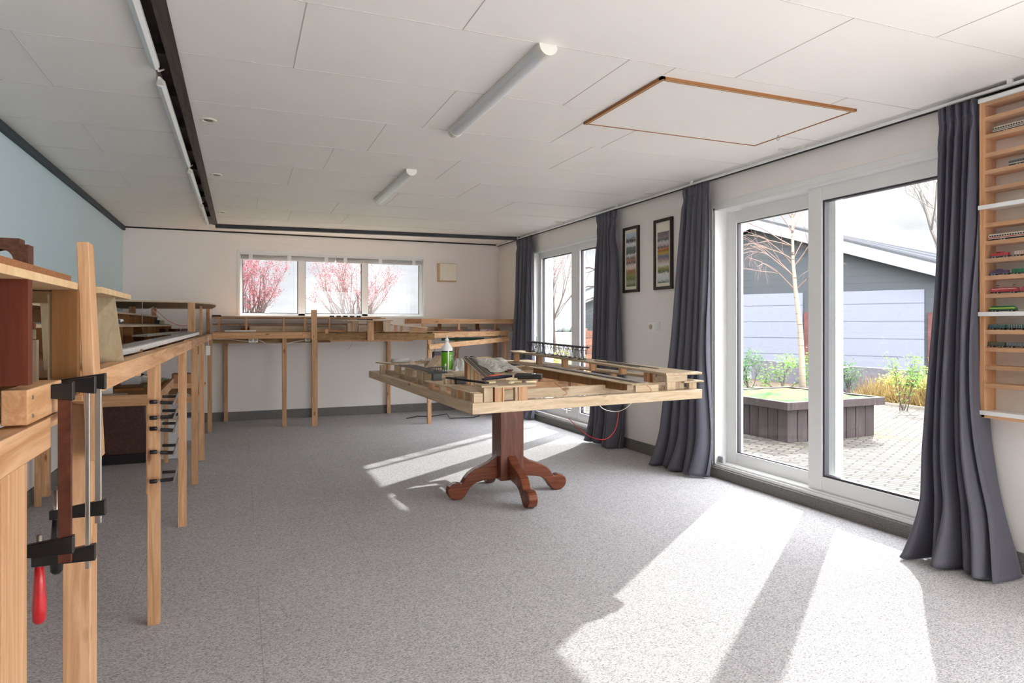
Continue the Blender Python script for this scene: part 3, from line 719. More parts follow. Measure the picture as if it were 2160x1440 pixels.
# ================================================================== LAYOUT BENCH ALONG THE LEFT WALL
ZB = 1.135
def post(mb_mat, x0, x1, y0, y1, z0, z1, root, name='leg', bev=0.0015):
    return B(x0, x1, y0, y1, z0, z1).build(name, mb_mat, root, bevel=bev)
lb = thing('layout_bench', (-0.8, 5.2, 0), 'long pine bench along the blue wall carrying raised model railway shelves on thin legs', 'layout bench')
MB().box(-0.36, -0.312, 1.80, 5.05, 1.073, ZB - 0.006).build('front_beam', WY, lb, bevel=0.002)
MB().box(-0.36, -0.311, 5.052, 9.0, 1.073, ZB).build('front_beam', WY, lb, bevel=0.002)
for y in (1.72, 3.09, 4.53, 5.70, 6.69, 8.42):
    post(WZ, -0.362 if y < 2 else -0.356, -0.310, y, y + 0.042 + (0.035 if y < 2 else 0), 0, 1.074 if y > 2 else 1.06, lb)
for y in (3.1, 5.7, 8.4):
    post(WZ, -1.33, -1.28, y, y + 0.045, 0, 1.10, lb)
for y in (1.9, 2.9, 3.9, 4.9, 5.9, 6.9, 7.9, 8.9):
    B(-1.33, -0.36, y, y + 0.04, 1.04, 1.10).build('cross_bearer', WX, lb)
B(-1.335, -0.362, 1.86, 9.30, 1.10, 1.112).build('deck_board', BRN, lb)
# curving raised trackbed near the front edge
def ribbon(pts, w, z0s, th):
    """pts: centre line (x, y), z0s: underside heights"""
    m = MB(); n = len(pts)
    for i in range(n - 1):
        (x0, y0), (x1, y1) = pts[i], pts[i + 1]
        d = Vector((x1 - x0, y1 - y0, 0)).normalized(); sN = Vector((d.y, -d.x, 0)) * w / 2
        a0, a1 = Vector((x0, y0, z0s[i])), Vector((x1, y1, z0s[i + 1])); u = Vector((0, 0, th))
        m.hex8([a0 - sN, a0 + sN, a1 + sN, a1 - sN], [a0 - sN + u, a0 + sN + u, a1 + sN + u, a1 - sN + u])
    return m
pth = [(-0.50, 2.78), (-0.455, 3.2), (-0.43, 3.7), (-0.42, 4.4), (-0.41, 5.2), (-0.40, 6.0), (-0.40, 6.8)]
zz = [1.112, 1.12, 1.13, 1.135, 1.14, 1.145, 1.15]
ribbon(pth, 0.085, zz, 0.022).build('foam_trackbed', FOAMW, lb)
ribbon(pth, 0.072, [z + 0.022 for z in zz], 0.005).build('ballast_strip', FOAMG, lb)
ribbon([(-0.62, 5.0), (-0.55, 6.0), (-0.50, 7.0), (-0.47, 8.3)], 0.09, [1.16, 1.165, 1.17, 1.175], 0.012).build('ballast_strip', FOAMG, lb)
for y in (3.3, 3.9, 4.6, 5.5): B(-0.45, -0.40, y, y + 0.03, 1.112, 1.13).build('riser_block', WX, lb)
# tiered shelves along the wall
B(-0.80, -0.68, 2.95, 7.95, 1.226, 1.240).build('tier_shelf', OY, lb)
B(-0.78, -0.70, 2.95, 7.9, 1.240, 1.247).build('tier_track', TRACK, lb)
B(-1.05, -0.85, 2.95, 8.35, 1.324, 1.338).build('tier_shelf', OY, lb)
B(-1.00, -0.90, 2.95, 8.3, 1.338, 1.344).build('tier_track', TRACK, lb)
for y in (3.6, 4.2, 4.75, 5.2, 6.02, 6.48, 6.9, 7.3, 7.6, 7.9):
    MB().box(-0.90, -0.685, y, y + 0.012, 1.112, 1.226).build('riser_panel', BRN, lb)
MB().hex8([(-0.90, 5.82, 1.112), (-0.685, 5.82, 1.112), (-0.685, 5.832, 1.112), (-0.90, 5.832, 1.112)],
          [(-0.90, 5.62, 1.226), (-0.685, 5.62, 1.226), (-0.685, 5.632, 1.226), (-0.90, 5.632, 1.226)]).build('riser_panel', BRN, lb)
for y in (4.9, 5.35, 5.79, 6.26, 6.79, 7.0, 7.3, 7.6, 7.85, 8.25):
    B(-1.05, -0.855, y, y + 0.012, 1.24, 1.324).build('riser_panel', BRN, lb)
B(-1.08, -1.065, 3.2, 9.0, 1.112, 1.33).build('tier_back', BRN, lb)
# near raised deck on posts
B(-0.92, -0.31, 1.86, 2.31, 1.313, 1.328).build('near_deck', PLY, lb, bevel=0.001)
MB().hex8([(-0.50, 2.17, 1.11), (-0.318, 2.24, 1.11), (-0.318, 2.256, 1.11), (-0.50, 2.186, 1.11)],
          [(-0.50, 2.13, 1.313), (-0.33, 2.15, 1.313), (-0.33, 2.166, 1.313), (-0.50, 2.146, 1.313)]).build('support_panel', GRYB, lb)
post(BRN, -0.95, -0.80, 2.1, 2.115, 1.11, 1.313, lb, 'support_panel')
# corner deck at the far left
m = MB(); pts = [(-1.33, 6.45), (-0.87, 6.5), (-0.42, 6.62), (-0.27, 7.0), (-0.235, 7.35), (-0.25, 7.9), (-0.33, 9.0), (-1.33, 9.3)]
m.prism(pts, 2, 1.438, 1.450); m.build('corner_deck', OX, lb, bevel=0.002)
B(-0.445, -0.385, 6.65, 6.70, 1.13, 1.438).build('deck_post', WZ, lb, bevel=0.001)
B(-0.405, -0.38, 7.75, 7.79, 1.13, 1.438).build('deck_post', WZ, lb, bevel=0.001)
B(-0.39, -0.35, 8.86, 8.90, 1.13, 1.438).build('deck_post', WZ, lb, bevel=0.001)
B(-1.12, -1.06, 8.2, 8.24, 1.112, 1.438).build('deck_post', WZ, lb, bevel=0.001)
B(-0.95, -0.90, 8.6, 8.64, 1.112, 1.438).build('deck_post', WZ, lb, bevel=0.001)
B(-1.33, -1.29, 6.6, 6.64, 1.112, 1.438).build('deck_post', WZ, lb, bevel=0.001)
B(-0.80, -0.797, 6.6, 6.602, 1.24, 1.438).build('thin_rod', WIREW, lb)
# wires drooping under the corner deck
for k, (a, b_) in enumerate((((-0.72, 6.62, 1.37), (-0.5, 7.2, 1.24)), ((-0.70, 6.62, 1.38), (-0.47, 7.0, 1.235)), ((-1.1, 6.6, 1.36), (-0.72, 6.7, 1.40)))):
    a = Vector(a); b_ = Vector(b_); pts = [a.lerp(b_, i / 8) - Vector((0, 0, 0.05 * math.sin(PI * i / 8))) for i in range(9)]
    MB().tube(pts, 0.0022, 4).build('drooping_wire', WIREW if k != 1 else WIRER, lb)

# near bench section, cut by the left edge of the view
nb = thing('layout_bench_section', (-0.6, 1.0, 0), 'nearest timber bench section at the left edge, with reddish posts and a cork-topped deck', 'layout bench')
MB().box(-0.355, -0.312, 0.40, 1.40, 1.018, 1.072).build('side_rail', WY, nb, bevel=0.002)
MB().box(-0.345, -0.318, 1.40, 1.475, 1.050, 1.072).build('rail_end', WY, nb, bevel=0.001)
MB().box(-0.348, -0.312, 1.262, 1.475, 1.077, 1.133).build('upper_block', WY, nb, bevel=0.002)
for zz_ in (1.089, 1.119):
    m = MB(); m.tube([(-0.312, 1.285, zz_), (-0.3105, 1.285, zz_)], 0.0035, 10); m.build('screw', STEEL, nb)
B(-1.32, -0.352, 1.18, 1.235, 1.105, 1.14).build('cross_beam', RED, nb)
B(-1.32, -0.36, 1.20, 1.235, 1.03, 1.10).build('cross_beam', RED, nb)
B(-0.42, -0.313, 1.145, 1.262, 0, 1.018).build('leg', WZ, nb, bevel=0.002)
B(-0.42, -0.315, 1.0, 1.15, 0.56, 0.60).build('lower_bracket', WX, nb, bevel=0.002)
B(-1.32, -1.27, 1.15, 1.2, 0, 1.03).build('leg', WZ, nb)
B(-1.32, -0.36, 0.4, 1.845, 1.076, 1.088).build('base_board', BRN, nb)
B(-0.92, -0.31, 0.62, 1.60, 1.308, 1.322).build('near_deck', PLY, nb, bevel=0.001)
B(-0.92, -0.325, 1.60, 1.85, 1.312, 1.322).build('near_deck', PLY, nb)
m = MB(); m.prism([(-0.92, 0.62), (-0.312, 0.62), (-0.312, 1.55), (-0.345, 1.585), (-0.92, 1.585)], 2, 1.322, 1.333); m.build('cork_layer', CORK, nb)
B(-0.352, -0.312, 1.262, 1.286, 1.14, 1.312).build('deck_post', RED, nb)
B(-0.360, -0.316, 1.62, 1.65, 1.09, 1.308).build('deck_post', BRN, nb)
B(-0.369, -0.3605, 1.63, 1.65, 1.09, 1.30).build('deck_post', OZ, nb)
B(-0.63, -0.38, 1.74, 1.80, 1.285, 1.31).build('deck_bearer', PLY, nb)
B(-0.60, -0.42, 1.70, 1.76, 1.228, 1.240).build('ledge', CORK, nb)
B(-0.60, -0.42, 1.70, 1.76, 1.205, 1.226).build('ledge', OX, nb)
B(-0.60, -0.43, 1.74, 1.755, 1.09, 1.203).build('deck_post', BRN, nb)
B(-0.43, -0.415, 1.70, 1.76, 1.09, 1.203).build('deck_post', OZ, nb)
B(-1.0, -0.62, 2.18, 2.6, 1.226, 1.24).build('inner_shelf', OY, lb); B(-0.66, -0.63, 2.5, 2.53, 1.112, 1.226).build('riser_block', WZ, lb)
# dark lattice model hall seen between the posts
m = MB(); x0, x1, z0, z1, y0 = -0.86, -0.70, 1.24, 1.33, 2.22
th = thing('model_engine_shed', (-0.78, y0, z0), 'black lattice model train shed with an arched doorway, seen between the near bench posts', 'model building')
nn = 14; ar = [(-0.78 + 0.032 * math.cos(PI - PI * k / nn), z0 + 0.012 + 0.034 * math.sin(PI * k / nn)) for k in range(nn + 1)]
outl = [(x0, z0), (-0.812, z0)] + ar + [(-0.748, z0), (x1, z0), (x1, z1 - 0.03), (x0, z1 - 0.03)]
m.prism(outl, 1, y0, y0 + 0.004)
m.box(x0, x1, y0, y0 + 0.004, z1 - 0.016, z1)
for k in range(12): m.box(x0 + k * 0.0142, x0 + k * 0.0142 + 0.004, y0, y0 + 0.004, z1 - 0.03, z1 - 0.016)
m.build('gable_wall', BLACKM, th)
m = MB(); m.box(x0, x0 + 0.004, y0, y0 + 0.2, z0, z1); m.box(x1 - 0.004, x1, y0, y0 + 0.2, z0, z1); m.box(x0, x1, y0, y0 + 0.2, z1, z1 + 0.003); m.build('roof_and_sides', BLACKM, th)
# arch bridge piece on the deck
zb = 1.3335
pts = [(-0.475, zb), (-0.434, zb), (-0.434, 1.355)] + [(-0.4125 - 0.0215 * math.cos(PI * k / 12), 1.355 + 0.0215 * math.sin(PI * k / 12)) for k in range(1, 12)] + [(-0.391, 1.355), (-0.391, zb), (-0.368, zb), (-0.368, 1.386), (-0.382, 1.386), (-0.382, 1.397), (-0.475, 1.397)]
m = MB(); m.prism(pts, 1, 1.49, 1.525)
tag(m.build('model_arch_bridge', DCORK), 'dark cork model arch bridge standing on the near deck against the blue wall', 'model bridge')

# wide plank clamped to the first leg
m = MB(); m.hex8([(-0.306, 1.655, 0.945), (-0.284, 1.655, 0.945), (-0.284, 1.735, 0.945), (-0.306, 1.735, 0.945)],
                 [(-0.322, 1.645, 1.412), (-0.300, 1.645, 1.412), (-0.300, 1.70, 1.412), (-0.322, 1.70, 1.412)])
tag(m.build('upright_board', WZ, bevel=0.0015), 'tall upright pine board standing above the near bench beam, clamped to its leg', 'board')

# ---- bar clamps (F-clamps)
def f_clamp(x, y, zt, zb_, bar_mat, bw, reach, lab, red=False):
    t = thing('bar_clamp', (x, y, zb_), lab, 'clamp', 'bar clamps on the near bench')
    B(x - bw / 2, x + bw / 2, y - 0.004, y + 0.004, zb_ - 0.02, zt).build('bar', bar_mat, t, bevel=0.001)
    m = MB(); m.hex8([(x - reach, y - 0.006, zt - 0.014), (x + 0.014, y - 0.008, zt - 0.028), (x + 0.014, y + 0.008, zt - 0.028), (x - reach, y + 0.006, zt - 0.014)],
                     [(x - reach, y - 0.006, zt - 0.008), (x + 0.014, y - 0.008, zt + 0.006), (x + 0.014, y + 0.008, zt + 0.006), (x - reach, y + 0.006, zt - 0.008)])
    m.build('fixed_jaw', BLACK, t, bevel=0.0015)
    m = MB(); m.hex8([(x - reach, y - 0.006, zb_ - 0.004), (x + 0.014, y - 0.008, zb_ - 0.004), (x + 0.014, y + 0.008, zb_ - 0.004), (x - reach, y + 0.006, zb_ - 0.004)],
                     [(x - reach, y - 0.006, zb_ + 0.014), (x + 0.014, y - 0.008, zb_ + 0.028), (x + 0.014, y + 0.008, zb_ + 0.028), (x - reach, y + 0.006, zb_ + 0.014)])
    m.build('sliding_jaw', BLACK, t, bevel=0.0015)
    m = MB(); m.tube([(x - reach + 0.012, y, zb_ - 0.045), (x - reach + 0.012, y, zb_ + 0.055)], 0.005, 10); m.build('spindle', STEEL, t, smooth=True)
    m = MB(); m.lathe((x - reach + 0.012, y, zb_ - 0.115), [(0.006, 0), (0.011, 0.006), (0.0125, 0.03), (0.010, 0.08), (0.0075, 0.11)], 14)
    m.build('handle', REDP if red else BLACK, t, smooth=True)
    return t
f_clamp(-0.292, 1.405, 1.128, 0.83, RUST, 0.021, 0.085, 'rusty-barred clamp at the near bench corner, left of the steel-barred one', red=True)
f_clamp(-0.280, 1.53, 1.128, 0.775, STEEL, 0.008, 0.092, 'steel-barred clamp with lowest black jaws and a red handle, on the near bench', red=True)
f_clamp(-0.274, 1.60, 1.130, 0.845, STEEL, 0.012, 0.085, 'dark clamp tight against the upright board on the near bench')

# ---- five small clamps stored on the second leg
def small_clamp(z, tilt, up, lab, k):
    t = thing('mini_clamp', (-0.30, 3.06, z), lab, 'clamp', 'small black clamps on the bench leg')
    y = 3.072
    m = MB(); m.lathe((0, 0, 0), [(0.004, 0), (0.0085, 0.002), (0.0085, 0.026), (0.005, 0.029)], 12)
    M = Matrix.Translation((-0.345, y - 0.012, z + tilt * 0.6)) @ Matrix.Rotation(PI / 2, 4, 'Y')
    m.v = [tuple(M @ Vector(p)) for p in m.v]; m.build('handle', BLACK, t, smooth=True)
    MB().tube([(-0.318, y - 0.012, z + tilt * 0.4), (-0.300, y - 0.012, z + tilt * 0.2)], 0.003, 8).build('spindle', STEEL, t)
    MB().bar((-0.306, y - 0.012, z + tilt * 0.2), (-0.252, y - 0.008, z - tilt * 0.3), 0.012, 0.015).build('sliding_arm', BLACK, t, bevel=0.004)
    MB().bar((-0.306, y + 0.066, z + 0.018), (-0.252, y + 0.066, z + 0.016), 0.012, 0.012).build('fixed_arm', BLACK, t, bevel=0.003)
    MB().bar((-0.256, y - 0.045, z - 0.006), (-0.246, y + 0.085, z + up), 0.004, 0.010).build('steel_bar', STEEL, t)
    return t
for k, (z, tl, up, lb_) in enumerate(((0.918, 0.008, 0.03, 'topmost of five small black clamps gripping the bench leg'), (0.858, 0.0, 0.036, 'second small black clamp from the top on the bench leg'),
                       (0.805, 0.014, 0.04, 'middle small black clamp on the bench leg, slanting down'), (0.712, 0.01, 0.04, 'fourth small black clamp from the top on the bench leg'),
                       (0.600, -0.002, 0.046, 'lowest small black clamp on the bench leg'))):
    small_clamp(z, tl, up, lb_, k)

# tank wagons on the tiers
for k in range(4):
    y = 4.62 + 0.13 * k
    t = thing('model_tank_wagon', (-0.73, y, 1.247), ['nearest', 'second', 'third', 'farthest'][k] + ' black and white model tank wagon on the middle tier of the left bench', 'model train', 'tank wagons on the left bench')
    MB().box(-0.74, -0.72, y - 0.045, y + 0.045, 1.249, 1.254).build('chassis', BLACKM, t)
    MB().tube([(-0.73, y - 0.042, 1.266), (-0.73, y, 1.266), (-0.73, y + 0.042, 1.266)], 0.011, 12).build('tank', FOAMW if k % 2 else BLACK, t, smooth=True)
    MB().tube([(-0.73, y, 1.274), (-0.73, y, 1.281)], 0.005, 8).build('dome', BLACK, t)
t = B(-0.76, -0.72, 7.15, 7.25, 1.247, 1.285).build('switch_box', BLACK); tag(t, 'small black switch box at the far end of the middle tier of the left bench', 'switch box')
t = B(-0.76, -0.70, 7.32, 7.42, 1.247, 1.285).build('wood_block', OX); tag(t, 'pale wood block beside the switch box on the middle tier', 'block')
t = B(-0.97, -0.93, 5.98, 6.04, 1.344, 1.368).build('relay_box', BLACK); tag(t, 'tiny black relay box on the upper tier of the left bench', 'relay box')
for k, (x, y, a) in enumerate(((-0.60, 6.55, 0.3), (-0.52, 6.9, -0.2), (-0.62, 7.1, 0.1))):
    t = thing('model_girder_bridge', (x, y, 1.18), ['nearer', 'middle', 'farther'][k] + ' dark model girder bridge part lying behind the curved trackbed', 'model bridge', 'girder parts on the left bench')
    m = MB(); m.box(x - 0.04, x - 0.037, y - 0.12, y + 0.12, 1.175, 1.205); m.box(x + 0.037, x + 0.04, y - 0.12, y + 0.12, 1.175, 1.205)
    for j in range(7): m.box(x - 0.04, x + 0.04, y - 0.12 + j * 0.038, y - 0.114 + j * 0.038, 1.178, 1.182)
    m.rot(a, (x, y, 0)); m.build('girder', DCORK, t)
# power adapter hanging on a far leg
t = thing('power_adapter', (-0.30, 7.3, 0.93), 'white power adapter hanging by its cord beside the far bench legs', 'power adapter')
B(-0.325, -0.285, 7.28, 7.34, 0.935, 1.03).build('case', SOCK, t, bevel=0.004)
MB().tube([(-0.30, 7.31, 1.03), (-0.305, 7.31, 1.12)], 0.003, 5).build('cord', WIREW, t)
t = B(-0.42, -0.37, 6.95, 7.25, 0.96, 1.07).build('control_panel', GREEND); tag(t, 'dark green control panel fixed under the far part of the left bench', 'control panel')

# ================================================================== UNDER THE BENCH
lt = thing('low_work_table', (-0.9, 6.1, 0), 'low unpainted work table under the left bench, cluttered with parts', 'work table')
B(-1.32, -0.55, 5.35, 5.39, 0.665, 0.745).build('front_beam', WX, lt, bevel=0.002)
MB().hex8([(-0.575, 5.39, 0.672), (-0.55, 5.39, 0.672), (-0.575, 6.88, 0.672), (-0.60, 6.88, 0.672)], [(-0.575, 5.39, 0.745), (-0.55, 5.39, 0.745), (-0.575, 6.88, 0.745), (-0.60, 6.88, 0.745)]).build('side_beam', WY, lt)
B(-1.32, -0.60, 5.39, 6.88, 0.715, 0.735).build('table_board', CHIP, lt)
for x, y in ((-1.3, 5.4), (-0.64, 5.5), (-1.3, 6.68), (-0.64, 6.68)): B(x, x + 0.035, y, y + 0.035, 0, 0.715).build('leg', WZ, lt)
m = MB(); m.box(-1.1, -0.95, 5.345, 5.35, 0.700, 0.712); tag(m.build('metal_strip', STEEL), 'short bright metal strip on the front beam of the low work table', 'strip')
for x, z, w_, h_, nm, lab, mt, cat in ((-0.92, 0.735, 0.07, 0.10, 'tape_dispenser', 'white tape dispenser on the low work table', SOCK, 'tape dispenser'),):
    t = thing(nm, (x, 5.62, z), lab, cat)
    m = MB(); m.prism([(x - .035, z), (x + .05, z), (x + .05, z + .05), (x + .02, z + .065), (x - .01, z + .05)], 1, 5.60, 5.63); m.build('body', mt, t, bevel=0.003)
    m = MB(); m.tube([(x + 0.01, 5.605, z + 0.07), (x + 0.01, 5.625, z + 0.07)], 0.034, 20); m.build('tape_roll', CONT, t)
def clutter(name, x, y, z, sx, sy, sz, mt, lab, cat, rz=0.0, grp=None):
    o = B(x - sx / 2, x + sx / 2, y - sy / 2, y + sy / 2, z, z + sz).rot(rz, (x, y, 0)).build(name, mt, bevel=min(sx, sy, sz) * 0.12)
    return tag(o, lab, cat, grp)
clutter('timber_offcut', -1.02, 5.60, 0.7355, 0.10, 0.03, 0.02, WX, 'short pale offcut left of the tape dispenser on the low table', 'offcut', 0.3)
clutter('timber_offcut', -0.99, 5.72, 0.7355, 0.03, 0.12, 0.035, OY, 'taller offcut behind the tape dispenser on the low table', 'offcut', -0.4)
clutter('cork_sheet', -0.80, 5.85, 0.7355, 0.20, 0.14, 0.02, CORK, 'brown cork sheet on the low table beside the tape dispenser', 'sheet', 0.2)
clutter('plan_sheet', -0.86, 5.50, 0.7355, 0.20, 0.12, 0.002, CREAM, 'white paper sheet at the front of the low table', 'paper', 0.15)
for k, (x, y, s_, h_) in enumerate(((-0.86, 6.45, 0.16, 0.07), (-0.80, 6.62, 0.2, 0.05))):
    t = thing('plastic_container', (x, y, 0.7355), ['squat translucent container with dark lid nearer on the low table', 'wide white container at the back of the low table'][k], 'container', 'containers on the low table')
    m = MB(); z = 0.7355; a, b_ = s_ * 0.45, s_ * 0.5
    m.hex8([(x - a, y - a, z), (x + a, y - a, z), (x + a, y + a, z), (x - a, y + a, z)], [(x - b_, y - b_, z + h_), (x + b_, y - b_, z + h_), (x + b_, y + b_, z + h_), (x - b_, y + b_, z + h_)]); m.build('tub', CONT, t, bevel=0.006)
    B(x - b_ * 1.05, x + b_ * 1.05, y - b_ * 1.05, y + b_ * 1.05, z + h_, z + h_ + 0.012).build('lid', BLACKM if k == 0 else SOCK, t, bevel=0.003)
m = MB()
for k in range(5):
    a = Vector((-0.72 + 0.02 * k, 6.0 + 0.05 * k, 0.74)); m.tube([a, a + Vector((0.03, 0.2, 0.03)), a + Vector((0.05, 0.42, 0.05 - 0.008 * k))], 0.004, 5)
tag(m.build('wire_bundle', pbr('green_wire', srgb(96, 128, 96), 0.5)), 'loose bundle of greenish wires on the low table', 'wires')
# dark cabinet
cb = thing('storage_cabinet', (-1.05, 7.0, 0), 'dark brown chipboard cabinet on a black plinth under the left bench', 'cabinet')
B(-1.32, -0.80, 6.78, 7.25, 0.085, 0.66).build('carcass', CABD, cb, bevel=0.002)
B(-1.31, -0.795, 6.77, 7.24, 0, 0.085).build('plinth', BLACKM, cb)
B(-1.31, -0.805, 6.768, 6.78, 0.095, 0.655).build('door', CABD, cb, bevel=0.001)
# rear low table with translucent boxes
l2 = thing('low_side_table', (-0.85, 8.3, 0), 'low side table behind the cabinet under the left bench, holding papers and boxes', 'work table')
B(-1.32, -0.41, 7.40, 7.44, 0.46, 0.525).build('front_beam', WX, l2, bevel=0.001)
B(-1.32, -0.41, 7.44, 9.2, 0.50, 0.52).build('table_board', CHIP, l2)
B(-1.32, -0.41, 7.9, 7.94, 0.56, 0.62).build('rear_beam', WX, l2)
for x in (-1.3, -0.46):
    for y in (7.45, 9.1): B(x, x + 0.035, y, y + 0.035, 0, 0.50).build('leg', WZ, l2)
for x in (-1.3, -0.46): B(x, x + 0.035, 7.91, 7.93, 0.52, 0.56).build('bracket', WZ, l2)
clutter('paper_sheet', -0.58, 7.58, 0.5205, 0.18, 0.2, 0.003, CREAM, 'curled white papers on the low side table', 'paper', 0.2)
clutter('cardboard_box', -0.62, 8.4, 0.5205, 0.2, 0.22, 0.17, pbr('cardboard', srgb(176, 132, 96), 0.8), 'small brown cardboard box on the low side table', 'box', 0.1)
def storage_box(x, y, sx, sy, h, lab, lid, k):
    t = thing('storage_box', (x, y, 0), lab, 'storage box', 'translucent boxes under the left bench')
    z = 0.001; a, b_ = 0.44, 0.5
    m = MB(); m.hex8([(x - sx * a, y - sy * a, z), (x + sx * a, y - sy * a, z), (x + sx * a, y + sy * a, z), (x - sx * a, y + sy * a, z)],
                     [(x - sx * b_, y - sy * b_, z + h), (x + sx * b_, y - sy * b_, z + h), (x + sx * b_, y + sy * b_, z + h), (x - sx * b_, y + sy * b_, z + h)]); m.build('tub', CONT, t, bevel=0.008)
    B(x - sx * .52, x + sx * .52, y - sy * .52, y + sy * .52, z + h, z + h + 0.018).build('lid', lid, t, bevel=0.004)
    return t
storage_box(-0.64, 7.0, 0.24, 0.34, 0.34, 'tall translucent box beside the dark cabinet', SOCK, 0)
storage_box(-0.56, 8.0, 0.26, 0.34, 0.25, 'squat translucent box with blue-grey lid behind the far bench legs', pbr('blue_grey_lid', srgb(90, 104, 130), 0.5), 1)

# ================================================================== BENCH ALONG THE BACK WALL
bb = thing('back_layout_bench', (1.4, 8.9, 0), 'long pine bench under the back window carrying raised model railway decks on slim posts', 'layout bench')
B(-0.309, 0.835, 8.48, 8.525, 1.075, 1.150).build('front_beam', WX, bb, bevel=0.002)
B(0.70, 0.81, 8.476, 8.48, 1.085, 1.150).build('front_beam_end', WX, bb)
# skew rough-sawn fascia bulging into the room
MB().bar((0.83, 8.475, 1.098), (2.26, 8.10, 1.094), 0.03, 0.080).build('rough_fascia', RAW, bb, bevel=0.002)
MB().bar((1.02, 8.44, 1.048), (2.0, 8.19, 1.046), 0.03, 0.022).build('lower_batten', WX, bb)
for x, y, w_ in ((0.467, 8.528, 0.05), (2.165, 8.08, 0.048)):
    B(x, x + w_, y, y + 0.045, 0, 1.075 if x < 1 else 1.055).build('leg', WZ, bb, bevel=0.0015)
B(0.806, 0.874, 8.445, 8.474, 0, 1.06).build('leg', WZ, bb, bevel=0.0015)
B(0.798, 0.866, 8.448, 8.472, 1.06, 1.425).build('tall_post', WZ, bb, bevel=0.0015)
for x in (-0.2, 0.9, 1.9, 2.9, 3.5): B(x, x + 0.045, 9.26, 9.305, 0, 1.07).build('leg', WZ, bb)
B(-0.31, 3.57, 9.27, 9.315, 1.07, 1.14).build('rear_beam', WX, bb)
for x in (0.0, 0.6, 1.2, 1.8, 2.5, 3.2): B(x, x + 0.04, 8.55, 9.27, 1.075, 1.135).build('cross_bearer', WY, bb)
MB().bar((2.23, 8.115, 1.108), (3.40, 8.47, 1.130), 0.04, 0.066).build('right_front_beam', WX, bb, bevel=0.002)
MB().bar((2.17, 8.06, 0.965), (3.40, 8.44, 1.048), 0.035, 0.062).build('slanting_beam', WX, bb, bevel=0.002)
B(3.36, 3.405, 8.50, 8.545, 0, 1.09).build('leg', WZ, bb)
B(2.5, 3.1, 8.60, 8.62, 1.03, 1.065).build('circuit_strip', GREEND, bb)
m = MB(); m.prism([(-0.30, 8.52), (0.83, 8.52), (2.25, 8.14), (3.50, 8.55), (3.57, 9.27), (-0.30, 9.27)], 2, 1.151, 1.158); m.build('deck_board', CHIP, bb)
# raised rear shelf and its posts
B(-0.32, 1.76, 8.66, 9.30, 1.322, 1.334).build('raised_shelf', WX, bb, bevel=0.001)
B(-0.32, 1.70, 8.70, 8.74, 1.334, 1.342).build('shelf_track', TRACK, bb)
B(-0.32, 1.60, 8.86, 9.10, 1.236, 1.248).build('middle_shelf', WX, bb)
B(-0.32, 1.60, 8.90, 8.96, 1.248, 1.254).build('shelf_track', DCORK, bb)
for x in (0.05, 0.482, 0.73, 1.03, 1.29, -0.25): B(x, x + 0.022, 8.66, 8.70, 1.158, 1.322).build('shelf_post', WZ, bb)
for x in (0.2, 0.75, 1.3): B(x, x + 0.02, 9.0, 9.02, 1.158, 1.236).build('shelf_post', WZ, bb)
B(0.10, 0.78, 8.78, 8.79, 1.158, 1.226).build('back_board', OX, bb)
B(0.80, 1.25, 8.80, 8.81, 1.158, 1.220).build('back_board', OX, bb)
B(0.83, 1.24, 8.64, 8.655, 1.158, 1.175).build('lower_rail', WX, bb)
# station platform block
B(1.185, 1.745, 8.16, 8.50, 1.288, 1.298).build('platform_board', OX, bb, bevel=0.001)
B(1.444, 1.523, 8.235, 8.262, 1.05, 1.288).build('platform_post', WZ, bb, bevel=0.001)
B(1.225, 1.27, 8.36, 8.40, 1.158, 1.288).build('platform_post', OZ, bb); B(1.30, 1.36, 8.40, 8.44, 1.158, 1.288).build('platform_post', OZ, bb)
B(1.67, 1.735, 8.27, 8.30, 1.158, 1.288).build('platform_post', OZ, bb); B(1.53, 1.66, 8.33, 8.345, 1.158, 1.288).build('platform_panel', BRN, bb)
B(1.355, 1.44, 8.36, 8.375, 1.158, 1.225).build('platform_panel', OX, bb); B(1.28, 1.30, 8.37, 8.40, 1.158, 1.288).build('platform_post', WZ, bb)
# ramp descending to the right
m = MB(); m.hex8([(1.75, 8.20, 1.236), (2.18, 8.12, 1.196), (2.20, 8.24, 1.200), (1.75, 8.34, 1.240)], [(1.75, 8.20, 1.246), (2.18, 8.12, 1.208), (2.20, 8.24, 1.212), (1.75, 8.34, 1.250)]); m.build('ramp_board', OX, bb)
B(1.79, 1.82, 8.27, 8.285, 1.158, 1.236).build('ramp_post', WZ, bb); B(1.86, 1.885, 8.25, 8.265, 1.158, 1.228).build('ramp_post', WZ, bb)
MB().hex8([(1.96, 8.185, 1.14), (2.165, 8.13, 1.14), (2.165, 8.142, 1.14), (1.96, 8.197, 1.14)], [(1.96, 8.185, 1.218), (2.165, 8.13, 1.198), (2.165, 8.142, 1.198), (1.96, 8.197, 1.218)]).build('ramp_panel', WX, bb)
